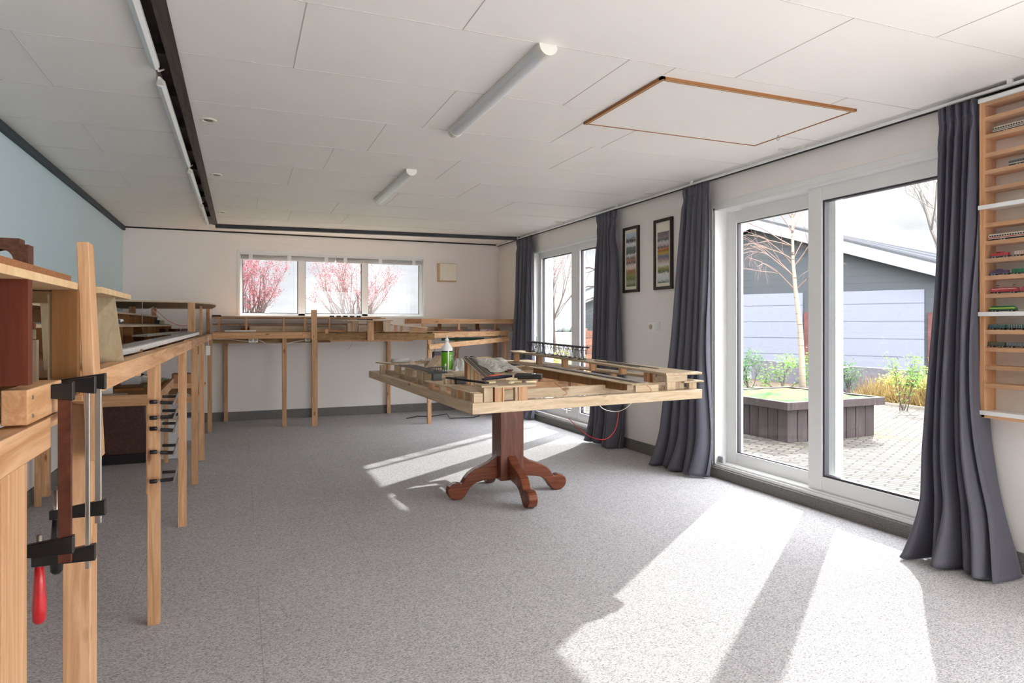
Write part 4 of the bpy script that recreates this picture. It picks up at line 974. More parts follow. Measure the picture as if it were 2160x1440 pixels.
# right hand raised box deck
m = MB(); m.hex8([(2.03, 8.75, 1.312), (2.21, 8.56, 1.312), (3.56, 8.56, 1.312), (3.56, 9.3, 1.312)], [(2.03, 8.75, 1.324), (2.21, 8.56, 1.324), (3.56, 8.56, 1.324), (3.56, 9.3, 1.324)]); m.build('box_deck', WX, bb)
B(2.21, 3.56, 8.565, 8.580, 1.256, 1.312).build('box_fascia', WX, bb, bevel=0.001)
MB().bar((2.03, 8.745, 1.284), (2.21, 8.572, 1.284), 0.014, 0.054).build('box_fascia', WX, bb)
for x in (2.225, 2.72, 3.24, 3.52): B(x, x + 0.03, 8.585, 8.61, 1.158, 1.312 if x > 3.2 else 1.256).build('box_post', WZ, bb)
for x in (2.5, 3.05): B(x, x + 0.05, 8.8, 8.82, 1.158, 1.312).build('box_post', BRN, bb)
B(2.3, 2.95, 8.86, 8.875, 1.158, 1.215).build('box_panel', OX, bb)
for k in range(7):
    x = 2.42 + k * 0.117
    t = B(x, x + 0.105, 8.50 - 0.0 * k, 8.52, 1.159, 1.177).build('model_wagon', pbr('wagon_red_%d' % k, srgb(*((130, 66, 66), (96, 60, 74), (140, 70, 60), (60, 60, 66), (110, 70, 84), (180, 170, 180), (176, 120, 130))[k]), 0.5), bevel=0.002)
    tag(t, ['far left dark red', 'second, purplish', 'third, brick red', 'fourth, near black', 'fifth, plum', 'sixth, pale grey', 'far right, pink'][k] + ' model wagon parked on the right half of the back bench', 'model train', 'wagons on the back bench')
for k, (x, w_, lab) in enumerate(((3.08, 0.09, 'larger'), (3.3, 0.07, 'smaller'))):
    tag(B(x, x + w_, 8.70, 8.76, 1.159, 1.20).build('wood_block', WX), lab + ' pale wood block inside the right end of the back bench', 'block', 'blocks on the back bench')
# small goods on the platform and shelf
for k, (x, y, z, w_, h_) in enumerate(((1.33, 8.25, 1.298, 0.10, 0.012), (1.45, 8.30, 1.298, 0.07, 0.014))):
    tag(B(x, x + w_, y, y + 0.06, z, z + h_).build('tool_case', BLACKM if k else pbr('slate_blue_case', srgb(70, 78, 104), 0.5), bevel=0.002), ['flat blue-grey case', 'small black case'][k] + ' lying on the raised platform of the back bench', 'case', 'cases on the platform')
for k in range(5):
    tag(B(1.05 + k * 0.085, 1.105 + k * 0.085, 8.72, 8.735, 1.3425, 1.36).build('model_wagon', DCORK if k % 2 else BLACKM, bevel=0.002), ['leftmost dark', 'second, brown', 'middle dark', 'fourth, brown', 'rightmost dark'][k] + ' tiny wagon in the row on the raised shelf under the back window', 'model train', 'wagons under the back window')
m = MB(); m.box(0.0 - 0.32, -0.22, 8.70, 8.73, 1.342, 1.36)
for x in (-0.30, -0.25): m.tube([(x, 8.69, 1.345), (x, 8.74, 1.345)], 0.006, 8)
tag(m.build('model_wagon', DCORK), 'lone brown tipper wagon at the left end of the raised shelf, beside the wall corner', 'model train')
t = B(-0.18, 0.17, 8.60, 8.72, 1.159, 1.176).build('white_ruler_box', FOAMW, bevel=0.002); tag(t, 'long flat white box lying at the left end of the back bench', 'box')
t = MB(); t.tube([(0.0, 9.0, 1.18), (0.1, 9.0, 1.18)], 0.02, 10); tag(t.build('spool', pbr('orange_spool', srgb(214, 120, 70), 0.5)), 'orange spool at the back of the left end of the back bench', 'spool')
t = MB().bar((0.98, 8.428, 1.185), (0.98, 8.428, 1.08), 0.04, 0.008, up=(0, 1, 0)).build('upright_cleat', WZ); t.parent = None; tag(t, 'short pale cleat screwed to the rough fascia beside the tall post', 'cleat')
# socket strips under the back bench
for x0, x1, z, lab in ((0.085, 0.19, 1.03, 'white double socket under the back bench, left of the tall post'), (0.735, 0.80, 1.034, 'white single socket under the back bench, right beside the tall post')):
    t = thing('surface_socket', ((x0 + x1) / 2, 8.56, z), lab, 'socket', 'sockets under the back bench')
    B(x0, x1, 8.55, 8.60, z, z + 0.062).build('housing', SOCK, t, bevel=0.004)
    n_ = 2 if x1 - x0 > 0.08 else 1
    for k in range(n_):
        xc = x0 + (x1 - x0) * (k + 0.5) / n_
        m = MB(); m.tube([(xc, 8.548, z + 0.031), (xc, 8.552, z + 0.031)], 0.019, 16); m.build('socket_ring', MATS['socket_recess'], t)
B(-0.31, 1.05, 8.62, 8.65, 1.02, 1.074).build('under_rail', RAW, bb)
m = MB(); m.tube([(-0.3, 8.545, 1.07), (-0.1, 8.545, 1.07), (0.0, 8.545, 1.05), (0.08, 8.55, 1.045)], 0.0035, 5); tag(m.build('socket_cable', WIREW), 'white cable feeding the double socket from the left', 'cable')
m = MB(); m.tube([(0.195, 8.55, 1.06), (0.24, 8.55, 1.04), (0.30, 8.55, 1.0), (0.45, 8.55, 1.0), (0.60, 8.55, 1.03), (0.73, 8.55, 1.055)], 0.0035, 5); tag(m.build('socket_cable', WIREW), 'white cable sagging between the two sockets under the back bench', 'cable')
m = MB(); m.tube([(2.80, 8.65, 1.02), (2.72, 8.6, 0.86), (2.55, 8.5, 0.74), (2.50, 8.5, 0.5)], 0.003, 5); tag(m.build('hanging_wire', WIREG), 'thin grey wire drooping under the right part of the back bench', 'wire')
m = MB(); m.tube([(1.3, 8.46, 1.04), (1.28, 8.46, 0.98), (1.24, 8.46, 0.93)], 0.0012, 4); tag(m.build('hanging_wire', WIREG), 'hair-thin wire end under the middle of the back bench', 'wire')
m = MB(); m.tube([(2.02, 8.6, 0.012), (2.2, 8.75, 0.012), (2.35, 8.6, 0.02), (2.6, 8.7, 0.03), (2.55, 8.4, 0.012), (2.85, 8.35, 0.012), (3.0, 8.5, 0.012)], 0.006, 6); tag(m.build('floor_cable', BLACKM), 'black cable lying on the carpet below the back bench', 'cable')
t = clutter('speckled_box', 2.32, 8.2, 0.80, 0.11, 0.10, 0.10, pbr('speckled_card', srgb(80, 78, 84), 0.7, noise=0.8, nscale=60), 'dark speckled box hanging below the slanting beam of the back bench', 'box')
m = MB(); m.tube([(2.285, 8.2, 0.90 - t.location.z + t.location.z), (2.285, 8.2, 1.02)], 0.004, 5); m.build('hanger', WIREG, t)

# ================================================================== PEDESTAL TABLE
pt = thing('pedestal_base', (1.81, 4.51, 0), 'carved reddish mahogany pedestal with four scrolled feet under the timber layout frame', 'pedestal table')
B(1.72, 1.90, 4.42, 4.60, 0.12, 0.785).build('column', MAHO, pt, bevel=0.005)
B(1.60, 2.02, 4.30, 4.72, 0.770, 0.789).build('top_plate', MAHO, pt)
prof = [(0.085, 0.30), (0.125, 0.268), (0.165, 0.243), (0.215, 0.225), (0.262, 0.208), (0.305, 0.182), (0.335, 0.150), (0.352, 0.122), (0.362, 0.110), (0.375, 0.117), (0.40, 0.121), (0.43, 0.115), (0.452, 0.098), (0.464, 0.072), (0.462, 0.045),
        (0.447, 0.020), (0.420, 0.004), (0.390, 0.001), (0.360, 0.006), (0.335, 0.028), (0.312, 0.062), (0.285, 0.092), (0.250, 0.112), (0.205, 0.122), (0.150, 0.128), (0.115, 0.130), (0.085, 0.128)]
for k in range(4):
    m = MB(); m.prism(prof, 1, -0.034, 0.034)   # polygon in x,z
    M = Matrix.Translation((1.81, 4.51, 0)) @ Matrix.Rotation(k * PI / 2, 4, 'Z')
    m.v = [tuple(M @ Vector(p)) for p in m.v]
    m.build('foot', MAHO_F, pt, bevel=0.007)

# ================================================================== LAYOUT FRAME ON THE PEDESTAL
lf = thing('model_layout_board', (1.81, 4.51, 0.79), 'large unpainted timber layout frame with track ramps resting crooked on the pedestal', 'layout frame')
A_, B_, D_, E_ = Vector((1.016, 5.716)), Vector((1.067, 3.134)), Vector((2.603, 3.306)), Vector((2.552, 5.888))
ux = (D_ - B_).normalized(); uy = (A_ - B_).normalized()
def fp(a, b_, z): v = B_ + ux * a + uy * b_; return (v.x, v.y, z)
ZT = 0.846
LX, LY = (D_ - B_).length, (A_ - B_).length
zc = (0.79 + ZT) / 2; hh = ZT - 0.79
MB().bar(fp(0, 0.02, zc), fp(LX, 0.02, zc), 0.042, hh).build('front_beam', OX, lf, bevel=0.002)
MB().bar(fp(0.02, 0.042, zc), fp(0.02, LY - 0.042, zc), 0.042, hh).build('left_beam', OY, lf, bevel=0.002)
MB().bar(fp(LX - 0.02, 0.042, zc), fp(LX - 0.02, LY - 0.042, zc), 0.042, hh).build('right_beam', OY, lf, bevel=0.002)
MB().bar(fp(0, LY - 0.02, zc), fp(LX, LY - 0.02, zc), 0.042, hh).build('rear_beam', OX, lf, bevel=0.002)
for b_, dz, nm in ((0.34, 0.022, OX), (0.85, 0.01, WX), (1.35, 0.0, WX), (1.85, 0.01, OX)):
    MB().bar(fp(0.042, b_, zc + dz), fp(LX - 0.042, b_, zc + dz), 0.036, hh).build('cross_bearer', nm, lf, bevel=0.002)
for q in ((LX - 0.004, 0.02), ):
    MB().bar(fp(LX + 0.0005, 0.0, zc), fp(LX + 0.0005, 0.045, zc), 0.002, hh).build('beam_end', RED, lf)
# right-hand high deck
def plank(pts_top, th, name, mat, root, bev=0.001):
    m = MB(); t = [Vector(p) for p in pts_top]; b_ = [p - Vector((0, 0, th)) for p in t]; m.hex8(b_, t); return m.build(name, mat, root, bevel=bev)
plank([(2.33, 5.72, 0.998), (2.38, 4.5, 0.972), (2.54, 4.5, 0.972), (2.47, 5.80, 0.998)][::-1] if False else [(2.38, 4.5, 0.972), (2.54, 4.5, 0.972), (2.47, 5.80, 0.998), (2.31, 5.72, 0.998)], 0.014, 'high_deck', OY, lf)
plank([(2.36, 3.33, 0.948), (2.655, 3.37, 0.945), (2.54, 4.5, 0.972), (2.38, 4.5, 0.972)], 0.014, 'high_deck', OY, lf)
for x, y, zt in ((2.345, 5.66, 0.985), (2.365, 5.20, 0.975), (2.385, 4.75, 0.965), (2.40, 4.32, 0.957), (2.41, 3.92, 0.948)):
    B(x, x + 0.045, y, y + 0.035, ZT if x > 5 else 0.90, zt).build('deck_post', WZ, lf, bevel=0.001)
for x, y, h_ in ((2.42, 3.62, 0.94), (2.45, 3.60, 0.94)): B(x, x + 0.022, y, y + 0.04, ZT, h_).build('deck_post', WZ, lf)
MB().hex8([(2.368, 3.335, 0.893), (2.53, 3.352, 0.893), (2.53, 3.50, 0.893), (2.368, 3.48, 0.893)], [(2.368, 3.335, 0.934), (2.53, 3.352, 0.932), (2.53, 3.50, 0.934), (2.368, 3.48, 0.936)]).build('deck_block', OX, lf, bevel=0.002)
B(2.372, 2.43, 3.335, 3.36, ZT, 0.893).build('deck_block', OZ, lf, bevel=0.001)
B(2.455, 2.52, 3.37, 3.40, ZT, 0.893).build('deck_block', OZ, lf); B(2.55, 2.605, 3.36, 3.39, ZT, 0.884).build('deck_block', OZ, lf)
# low ledge along the right beam
plank([(2.50, 3.34, 0.894), (2.66, 3.36, 0.894), (2.60, 4.6, 0.900), (2.45, 4.6, 0.900)], 0.010, 'low_ledge', OY, lf)
plank([(2.30, 4.6, 0.900), (2.60, 4.6, 0.900), (2.56, 5.85, 0.905), (2.20, 5.80, 0.905)], 0.010, 'low_ledge', OY, lf)
for y in (5.75, 5.2, 4.7, 4.2): B(2.50, 2.545, y, y + 0.04, ZT, 0.893 if y < 4.6 else 0.891).build('ledge_block', WZ, lf)
# diagonal inner beam with track
MB().hex8([(1.965, 4.40, 0.866), (2.105, 3.42, 0.846), (2.145, 3.42, 0.846), (2.01, 4.41, 0.866)], [(1.965, 4.40, 0.925), (2.105, 3.42, 0.888), (2.145, 3.42, 0.888), (2.01, 4.41, 0.925)]).build('diagonal_beam', BRN, lf, bevel=0.002)
plank([(2.10, 3.30, 0.892), (2.27, 3.31, 0.892), (2.16, 4.47, 0.934), (1.96, 4.40, 0.932)], 0.006, 'diagonal_deck', OY, lf)
B(2.118, 2.275, 3.285, 3.31, 0.847, 0.886).build('diagonal_end_block', OX, lf, bevel=0.001)
for x, y in ((2.04, 3.95), (2.0, 4.35)): B(x, x + 0.06, y, y + 0.04, 0.80, 0.866).build('diagonal_block', WZ, lf)
# left deck with tracks
m = MB(); zt = 0.930
m.prism([(1.035, 5.52), (1.12, 5.20), (1.125, 4.00), (1.235, 4.00), (1.27, 5.15), (1.58, 5.50), (1.50, 5.62)], 2, zt - 0.008, zt); m.build('left_deck', OY, lf)
for x, y, w_ in ((1.03, 5.285, 0.04), (1.115, 5.14, 0.05), (1.115, 4.78, 0.05), (1.12, 4.45, 0.045), (1.125, 4.32, 0.05), (1.13, 4.04, 0.05), (1.30, 5.45, 0.05), (1.45, 5.5, 0.04), (1.2, 5.1, 0.035)):
    B(x, x + w_, y, y + 0.03, ZT - 0.02, zt - 0.008).build('deck_post', OZ, lf, bevel=0.001)
B(1.125, 1.26, 4.5, 4.515, 0.80, 0.87).build('inner_rail', OX, lf)
MB().bar(fp(0.10, 0.9, 0.835), fp(0.10, LY - 0.1, 0.835), 0.03, 0.06).build('inner_rail', OY, lf)
MB().bar(fp(0.30, 0.4, 0.83), fp(0.30, 1.6, 0.83), 0.03, 0.05).build('inner_rail', OY, lf)
# low front-left panels
plank([(1.072, 3.18, 0.897), (1.13, 3.175, 0.897), (1.24, 3.52, 0.897), (1.055, 3.58, 0.897)], 0.005, 'low_panel', OY, lf)
plank([(1.055, 3.63, 0.897), (1.17, 3.62, 0.897), (1.20, 3.98, 0.897), (1.04, 3.98, 0.897)], 0.005, 'low_panel', OY, lf)
for x, y, w_, mt in ((1.083, 3.155, 0.048, OX), (1.075, 3.27, 0.04, OZ), (1.07, 3.37, 0.03, WZ), (1.07, 3.47, 0.035, OZ), (1.06, 3.67, 0.035, OZ), (1.06, 3.9, 0.03, WZ)):
    B(x, x + w_, y, y + 0.035, ZT, 0.892).build('panel_block', mt, lf, bevel=0.001)
B(1.137, 1.185, 3.155, 3.20, ZT, 0.920).build('front_post', OZ, lf, bevel=0.001)
B(1.12, 1.205, 3.14, 3.24, 0.922, 0.932).build('front_cap', OX, lf)
B(1.195, 1.235, 3.152, 3.19, ZT, 0.920).build('front_post', WZ, lf, bevel=0.001); B(1.237, 1.245, 3.15, 3.18, ZT, 0.92).build('front_post', WZ, lf)
B(1.33, 1.38, 3.162, 3.194, ZT, 0.918).build('front_post', WZ, lf, bevel=0.001); B(1.315, 1.33, 3.17, 3.20, ZT, 0.918).build('front_post', OZ, lf)
# front platform and the sloping ramp behind it
plank([(1.19, 3.14, 0.926), (1.425, 3.155, 0.926), (1.54, 3.46, 0.926), (1.27, 3.50, 0.926)], 0.009, 'front_platform', OX, lf)
plank([(1.27, 3.50, 0.932), (1.62, 3.62, 0.934), (1.585, 4.28, 1.020), (1.355, 4.18, 1.022)], 0.008, 'ramp_board', OY, lf)
m = MB(); m.hex8([(1.275, 3.52, 0.85), (1.29, 3.52, 0.85), (1.37, 4.175, 0.86), (1.355, 4.175, 0.86)], [(1.275, 3.52, 0.924), (1.29, 3.52, 0.924), (1.37, 4.175, 1.012), (1.355, 4.175, 1.012)])
for k in range(5):
    f = k / 4; x = 1.295 + 0.075 * f; y = 3.62 + 0.50 * f; z = 0.936 + 0.068 * f
    B(x, x + 0.04, y, y + 0.018, 0.84, z - 0.002).build('ramp_support', OZ if k % 2 else WZ, lf)
B(1.365, 1.43, 4.15, 4.17, 0.86, 1.012).build('ramp_end_board', WZ, lf)
B(1.30, 1.46, 4.20, 4.45, 0.885, 0.897).build('bottle_board', OX, lf)
B(1.33, 1.42, 4.5, 4.95, 0.885, 0.897).build('bottle_board', OY, lf)
MB().hex8([(1.36, 4.95, 0.85), (1.42, 4.95, 0.85), (1.62, 5.35, 0.85), (1.56, 5.35, 0.85)], [(1.36, 4.95, 0.90), (1.42, 4.95, 0.90), (1.62, 5.35, 0.985), (1.56, 5.35, 0.985)]).build('small_ramp', OY, lf)
MB().hex8([(1.30, 4.95, 0.90), (1.36, 4.93, 0.90), (1.56, 5.35, 0.975), (1.50, 5.37, 0.975)], [(1.30, 4.95, 0.908), (1.36, 4.93, 0.908), (1.56, 5.35, 0.983), (1.50, 5.37, 0.983)]).build('small_ramp', OY, lf)

def track(p0, p1, lab, root=None, gauge=0.012, w_=0.020):
    p0 = Vector(p0); p1 = Vector(p1); d = (p1 - p0).normalized(); sN = d.cross(Vector((0, 0, 1))).normalized(); up = Vector((0, 0, 1))
    t = thing('model_track', tuple((p0 + p1) / 2), lab, 'model track', 'loose model track lengths')
    m = MB(); n = int((p1 - p0).length / 0.016)
    m.bar(p0 + up * 0.0018, p1 + up * 0.0018, w_, 0.0024)
    m.build('sleepers', TRACK, t)
    for sgn in (-1, 1):
        MB().bar(p0 + sN * gauge / 2 * sgn + up * 0.0048, p1 + sN * gauge / 2 * sgn + up * 0.0048, 0.002, 0.0035).build('rail', RAILM, t)
    return t
for k in range(4):
    dx = 0.028 * k
    track((1.135 + dx, 4.02 + 0.02 * k, 0.9302), (1.13 + dx, 5.05 - 0.03 * k, 0.9302), ['leftmost', 'second', 'third', 'rightmost'][k] + ' straight track length on the left deck of the timber layout frame')
for k in range(3):
    dx = 0.032 * k
    track((1.292 + dx, 3.53, 0.9338), (1.372 + dx, 4.17, 1.0205), ['left', 'middle', 'right'][k] + ' track length running up the sloping ramp beside the plastic bag')
track((2.175, 3.36, 0.894), (2.06, 4.42, 0.9336), 'dark track length along the diagonal beam of the timber layout frame')
track((2.44, 3.75, 0.9550), (2.45, 4.35, 0.969), 'dark track length on the high right deck, near the camera end')
track((2.50, 3.62, 0.9520), (2.50, 4.25, 0.9665), 'second track length on the high right deck, nearer the curtain')
plank([(2.20, 3.36, 0.8985), (2.24, 3.36, 0.8985), (2.12, 4.38, 0.937), (2.08, 4.38, 0.937)], 0.005, 'foam_strip', MATS['grey_ballast'], lf)

# bottle
bt = thing('glue_bottle', (1.41, 4.72, 0.898), 'white squeeze bottle with a bright green label standing on the layout frame', 'bottle')
bx, by, bz = 1.41, 4.72, 0.898
m = MB(); m.lathe((bx, by, bz), [(0.038, 0), (0.042, 0.006), (0.042, 0.160), (0.040, 0.172), (0.032, 0.186), (0.018, 0.203), (0.0135, 0.208), (0.0135, 0.220)], 28); m.build('body', pbr('bottle_white', srgb(240, 241, 240), 0.35), bt, smooth=True)
m = MB(); m.lathe((bx, by, bz), [(0.0155, 0.216), (0.0155, 0.232), (0.011, 0.236), (0.006, 0.246), (0.004, 0.262)], 18); m.build('nozzle_cap', UPVC, bt, smooth=True)
m = MB()
def arcwall(a0, a1, r, z0, z1, n=14):
    mm = MB(); mm.grid(lambda u, v: (bx + r * math.cos(a0 + (a1 - a0) * u), by + r * math.sin(a0 + (a1 - a0) * u), bz + z0 + (z1 - z0) * v), n, 1); return mm
arcwall(math.radians(182), math.radians(262), 0.0426, 0.012, 0.148).build('front_label', GREENL, bt)
arcwall(math.radians(182), math.radians(262), 0.0427, 0.140, 0.150).build('label_band', NAVY, bt)
arcwall(math.radians(276), math.radians(352), 0.0426, 0.012, 0.148).build('rear_label', GREENL, bt)
arcwall(math.radians(276), math.radians(352), 0.0427, 0.142, 0.150).build('label_band', NAVY, bt)
m = arcwall(math.radians(232), math.radians(246), 0.0430, 0.026, 0.056, 3); m.build('label_symbol', SOCK, bt)
for k in range(6):
    arcwall(math.radians(282), math.radians(282 + 34 - (k % 3) * 9), 0.0430, 0.118 - k * 0.008, 0.1205 - k * 0.008, 5).build('label_print', SOCK, bt)
# crumpled clear film behind the bottle
def crumple(name, c, size, seed, mat, lab, cat, n=16, flat=None, rz=0.0, tilt=0.0):
    r = random.Random(seed); ph = [r.uniform(0, 6.28) for _ in range(24)]
    def fn(u, v):
        x = (u - 0.5) * size[0]; y = (v - 0.5) * size[1]
        h = abs(math.sin(7 * u + 3 * v + ph[0]) * math.cos(5 * v - 4 * u + ph[1])) * 0.55 + abs(math.sin(15 * u + 11 * v + ph[2])) * 0.28 + abs(math.sin(23 * v - 13 * u + ph[3])) * 0.17
        e = min(1, 6 * min(u, 1 - u, v, 1 - v)) 
        z = size[2] * h * e + 0.003 + tilt * y
        xr = x * math.cos(rz) - y * math.sin(rz) + 0.06 * size[0] * math.sin(9 * v + ph[4]); yr = x * math.sin(rz) + y * math.cos(rz) + 0.06 * size[1] * math.sin(8 * u + ph[5])
        return (c[0] + xr, c[1] + yr, c[2] + z)
    m = MB(); m.grid(fn, n * 2, n * 2); o = m.build(name, mat, solid=0.0008); return tag(o, lab, cat)
crumple('crumpled_film', (1.50, 4.66, 0.90), (0.12, 0.12, 0.10), 5, FILM, 'crumpled ball of clear film beside the green-labelled bottle', 'plastic film')
# clear bag of parts on the ramp
bgc = (1.50, 3.86, 0.972)
crumple('clear_bag', (1.475, 3.88, 0.987), (0.19, 0.44, 0.022), 9, FILM, 'clear plastic bag of dark parts lying on the sloping ramp', 'bag', tilt=0.132, rz=-0.1)
m = MB()
for k in range(7):
    x = 1.45 + 0.025 * (k % 3) + 0.01; y = 3.66 + 0.035 * k
    m = MB().bar((x, y, 0.961 + (y - 3.66) * .132), (x + 0.05, y + 0.03, 0.965 + (y - 3.66) * .132), 0.022, 0.008)
    tag(m.build('bagged_part', [DCORK, BLACKM, RAILM][k % 3]), ['lowest brown', 'second, black', 'third, shiny', 'fourth, brown', 'fifth, black', 'sixth, shiny', 'topmost brown'][k] + ' part inside the clear bag on the ramp', 'part', 'parts in the clear bag')
# black case, multitool, offcuts on the front platform
t = thing('black_case', (1.49, 3.36, 0.927), 'flat glossy black plastic case with silver lettering on the front platform', 'case')
m = MB(); m.bar((1.405, 3.40, 0.953), (1.545, 3.335, 0.953), 0.10, 0.026); m.build('case_body', BLACK, t, bevel=0.007)
m = MB(); m.bar((1.42, 3.405, 0.9665), (1.515, 3.362, 0.9665), 0.055, 0.0012); m.build('glossy_lid_panel', pbr('glossy_lid', srgb(70, 70, 76), 0.08, coat=1.0), t)
for k in range(2): MB().bar((1.425 + 0.035 * k, 3.339 - 0.016 * k, 0.954), (1.443 + 0.035 * k, 3.331 - 0.0165 * k, 0.954), 0.002, 0.006).build('lettering', STEEL, t)
t = thing('utility_knife', (1.31, 3.40, 0.927), 'slim orange and navy handled knife lying across the front platform', 'knife')
m = MB(); m.tube([(1.215, 3.39, 0.941), (1.25, 3.41, 0.946), (1.31, 3.43, 0.948), (1.37, 3.445, 0.950), (1.41, 3.45, 0.951)], [0.006, 0.011, 0.012, 0.010, 0.007], 10); m.build('handle', pbr('navy_rubber', srgb(36, 36, 56), 0.5), t, smooth=True)
m = MB(); m.tube([(1.24, 3.407, 0.953), (1.29, 3.424, 0.957), (1.35, 3.44, 0.958)], [0.004, 0.007, 0.004], 8); m.build('orange_grip', pbr('orange_rubber', srgb(214, 92, 58), 0.5), t, smooth=True)
for k, (x, y, rz, z, lab) in enumerate(((1.325, 3.25, 0.9, 0.927, 'leftmost pale bar-shaped offcut on the front platform'), (1.365, 3.285, -0.5, 0.927, 'middle pale offcut on the front platform, partly under another'),
                                   (1.355, 3.32, -0.35, 0.939, 'top pale offcut of the little pile on the front platform'), (1.44, 3.255, 0.1, 0.927, 'rightmost pale offcut below the black case'),
                                   (1.225, 3.30, 0.3, 0.927, 'short whitish offcut beside the knife handle'))):
    o = B(x - 0.032, x + 0.032, y - 0.010, y + 0.010, z, z + 0.011).rot(rz, (x, y, 0)).build('wood_offcut', pbr('pale_offcut_%d' % k, srgb(222, 204, 170), 0.6), bevel=0.003); tag(o, lab, 'offcut', 'offcuts on the front platform')
# black rod leading to the front cap
m = MB().bar((1.085, 3.62, 0.938), (1.185, 3.24, 0.936), 0.028, 0.009); tag(m.build('dark_bar', BLACKM, bevel=0.002), 'long flat dark bar bridging from the dark blocks to the front cap', 'bar')
# dark blocks and black lattice
for k, (x, y, w_, mt, lab) in enumerate(((1.085, 3.92, 0.055, pbr('grey_block', srgb(84, 88, 92), 0.6), 'squat grey block under the black lattice on the left of the layout frame'),
                                     (1.14, 3.62, 0.055, BLACK, 'small shiny black block at the end of the long dark bar'))):
    o = B(x, x + w_, y, y + 0.045, 0.8975, 0.8975 + 0.042).build('block', mt, bevel=0.001); tag(o, lab, 'block')
o = thing('hollow_block', (1.10, 3.68, 0.8975), 'pale hollow wooden block between the two dark blocks', 'block')
m = MB(); m.box(1.085, 1.135, 3.66, 3.70, 0.930, 0.938); m.box(1.085, 1.093, 3.66, 3.70, 0.8975, 0.930); m.box(1.122, 1.135, 3.66, 3.70, 0.8975, 0.930); m.build('block_body', OX, o)
t = thing('model_lattice', (1.12, 3.90, 0.9396), 'small black plastic lattice of window frames in front of the bottle', 'model part')
for row, (yy, x0_) in enumerate(((3.945, 1.06), (3.985, 1.085))):
    m = MB(); z0 = 0.9400
    m.box(x0_, x0_ + 0.105, yy, yy + 0.003, z0, z0 + 0.006); m.box(x0_, x0_ + 0.105, yy, yy + 0.003, z0 + 0.034, z0 + 0.039)
    for k in range(8): m.box(x0_ + k * 0.0146, x0_ + k * 0.0146 + 0.003, yy, yy + 0.003, z0, z0 + 0.039)
    m.build('window_strip', BLACK, t)
# rolled paper and small sheets on the far left deck
t = MB(); t.tube([(1.13, 5.32, 0.9485), (1.285, 5.38, 0.9485)], 0.018, 16); tag(t.build('rolled_paper', pbr('grey_paper_roll', srgb(196, 194, 192), 0.6), smooth=True), 'rolled grey paper tube lying on the far left corner of the layout frame', 'paper roll')
clutter('small_packet', 1.39, 5.36, 0.9305, 0.12, 0.05, 0.012, OX, 'flat wooden slip beside the rolled paper', 'offcut', -0.3)
crumple('film_scrap', (1.46, 5.48, 0.930), (0.14, 0.08, 0.03), 21, FILM, 'scrap of clear film beside the rolled paper', 'plastic film')
clutter('sample_chip', 1.40, 4.235, 1.024, 0.02, 0.015, 0.003, BLACKM, 'left black chip at the top of the ramp', 'chip', 0.2)
clutter('sample_chip', 1.44, 4.235, 1.024, 0.02, 0.015, 0.003, BLACKM, 'right black chip at the top of the ramp', 'chip', 0.2)

# black trestle viaduct on the high deck
vd = thing('model_trestle_viaduct', (2.42, 4.95, 0.99), 'black filigree model trestle viaduct with tall masts standing on the high deck', 'model viaduct')
p0, p1 = Vector((2.395, 5.45, 1.088)), Vector((2.415, 4.42, 1.066))
def vp(f, s_, dz): q = p0.lerp(p1, f); return (q.x + s_, q.y, q.z + dz)
m = MB()
for s_ in (-0.024, 0.024): m.bar(vp(0, s_, 0), vp(1, s_, 0), 0.004, 0.010)
for k in range(26): m.bar(vp(k / 25, -0.028, 0.006), vp(k / 25, 0.028, 0.006), 0.010, 0.003)
m.build('viaduct_deck', BLACK, vd)
for k in range(7):
    f = 0.06 + k * 0.145; m = MB(); bzv = (0.9985 if k < 5 else 0.988) - 0.02 * max(0, (f - 0.0)) ; 
    base = 0.998 - 0.026 * f
    for s_ in (-0.022, 0.022):
        c_ = vp(f, s_, 0)
        for dy in (-0.055, -0.02, 0.02, 0.055): m.tube([(c_[0], c_[1] + dy, c_[2]), (c_[0], c_[1] + dy * 0.25, base + 0.004)], 0.0022, 4, cap=False)
        m.tube([(c_[0], c_[1] - 0.04, c_[2] - 0.025), (c_[0], c_[1] + 0.04, c_[2] - 0.025)], 0.0016, 4)
        m.tube([(c_[0], c_[1] - 0.055, c_[2]), (c_[0], c_[1] + 0.03, c_[2] - 0.045)], 0.0014, 4); m.tube([(c_[0], c_[1] + 0.055, c_[2]), (c_[0], c_[1] - 0.03, c_[2] - 0.045)], 0.0014, 4)
    c_ = vp(f, 0, 0); m.box(c_[0] - 0.028, c_[0] + 0.028, c_[1] - 0.022, c_[1] + 0.022, base, base + 0.006)
    m.build('trestle_pier', BLACK if k else BLACKM, vd)
for f in (0.10, 0.28, 0.42, 0.62):
    m = MB(); c_ = vp(f, 0.024, 0); m.tube([c_, (c_[0], c_[1], c_[2] + 0.05)], 0.0016, 5); m.tube([(c_[0], c_[1] - 0.008, c_[2] + 0.044), (c_[0], c_[1] + 0.008, c_[2] + 0.044)], 0.001, 4); m.build('mast', BLACK, vd)
m = MB(); c_ = vp(0.03, -0.02, 0); m.box(c_[0] - 0.02, c_[0] + 0.04, c_[1] - 0.035, c_[1] + 0.02, 0.9985, 1.012); m.build('abutment_block', DCORK, vd)
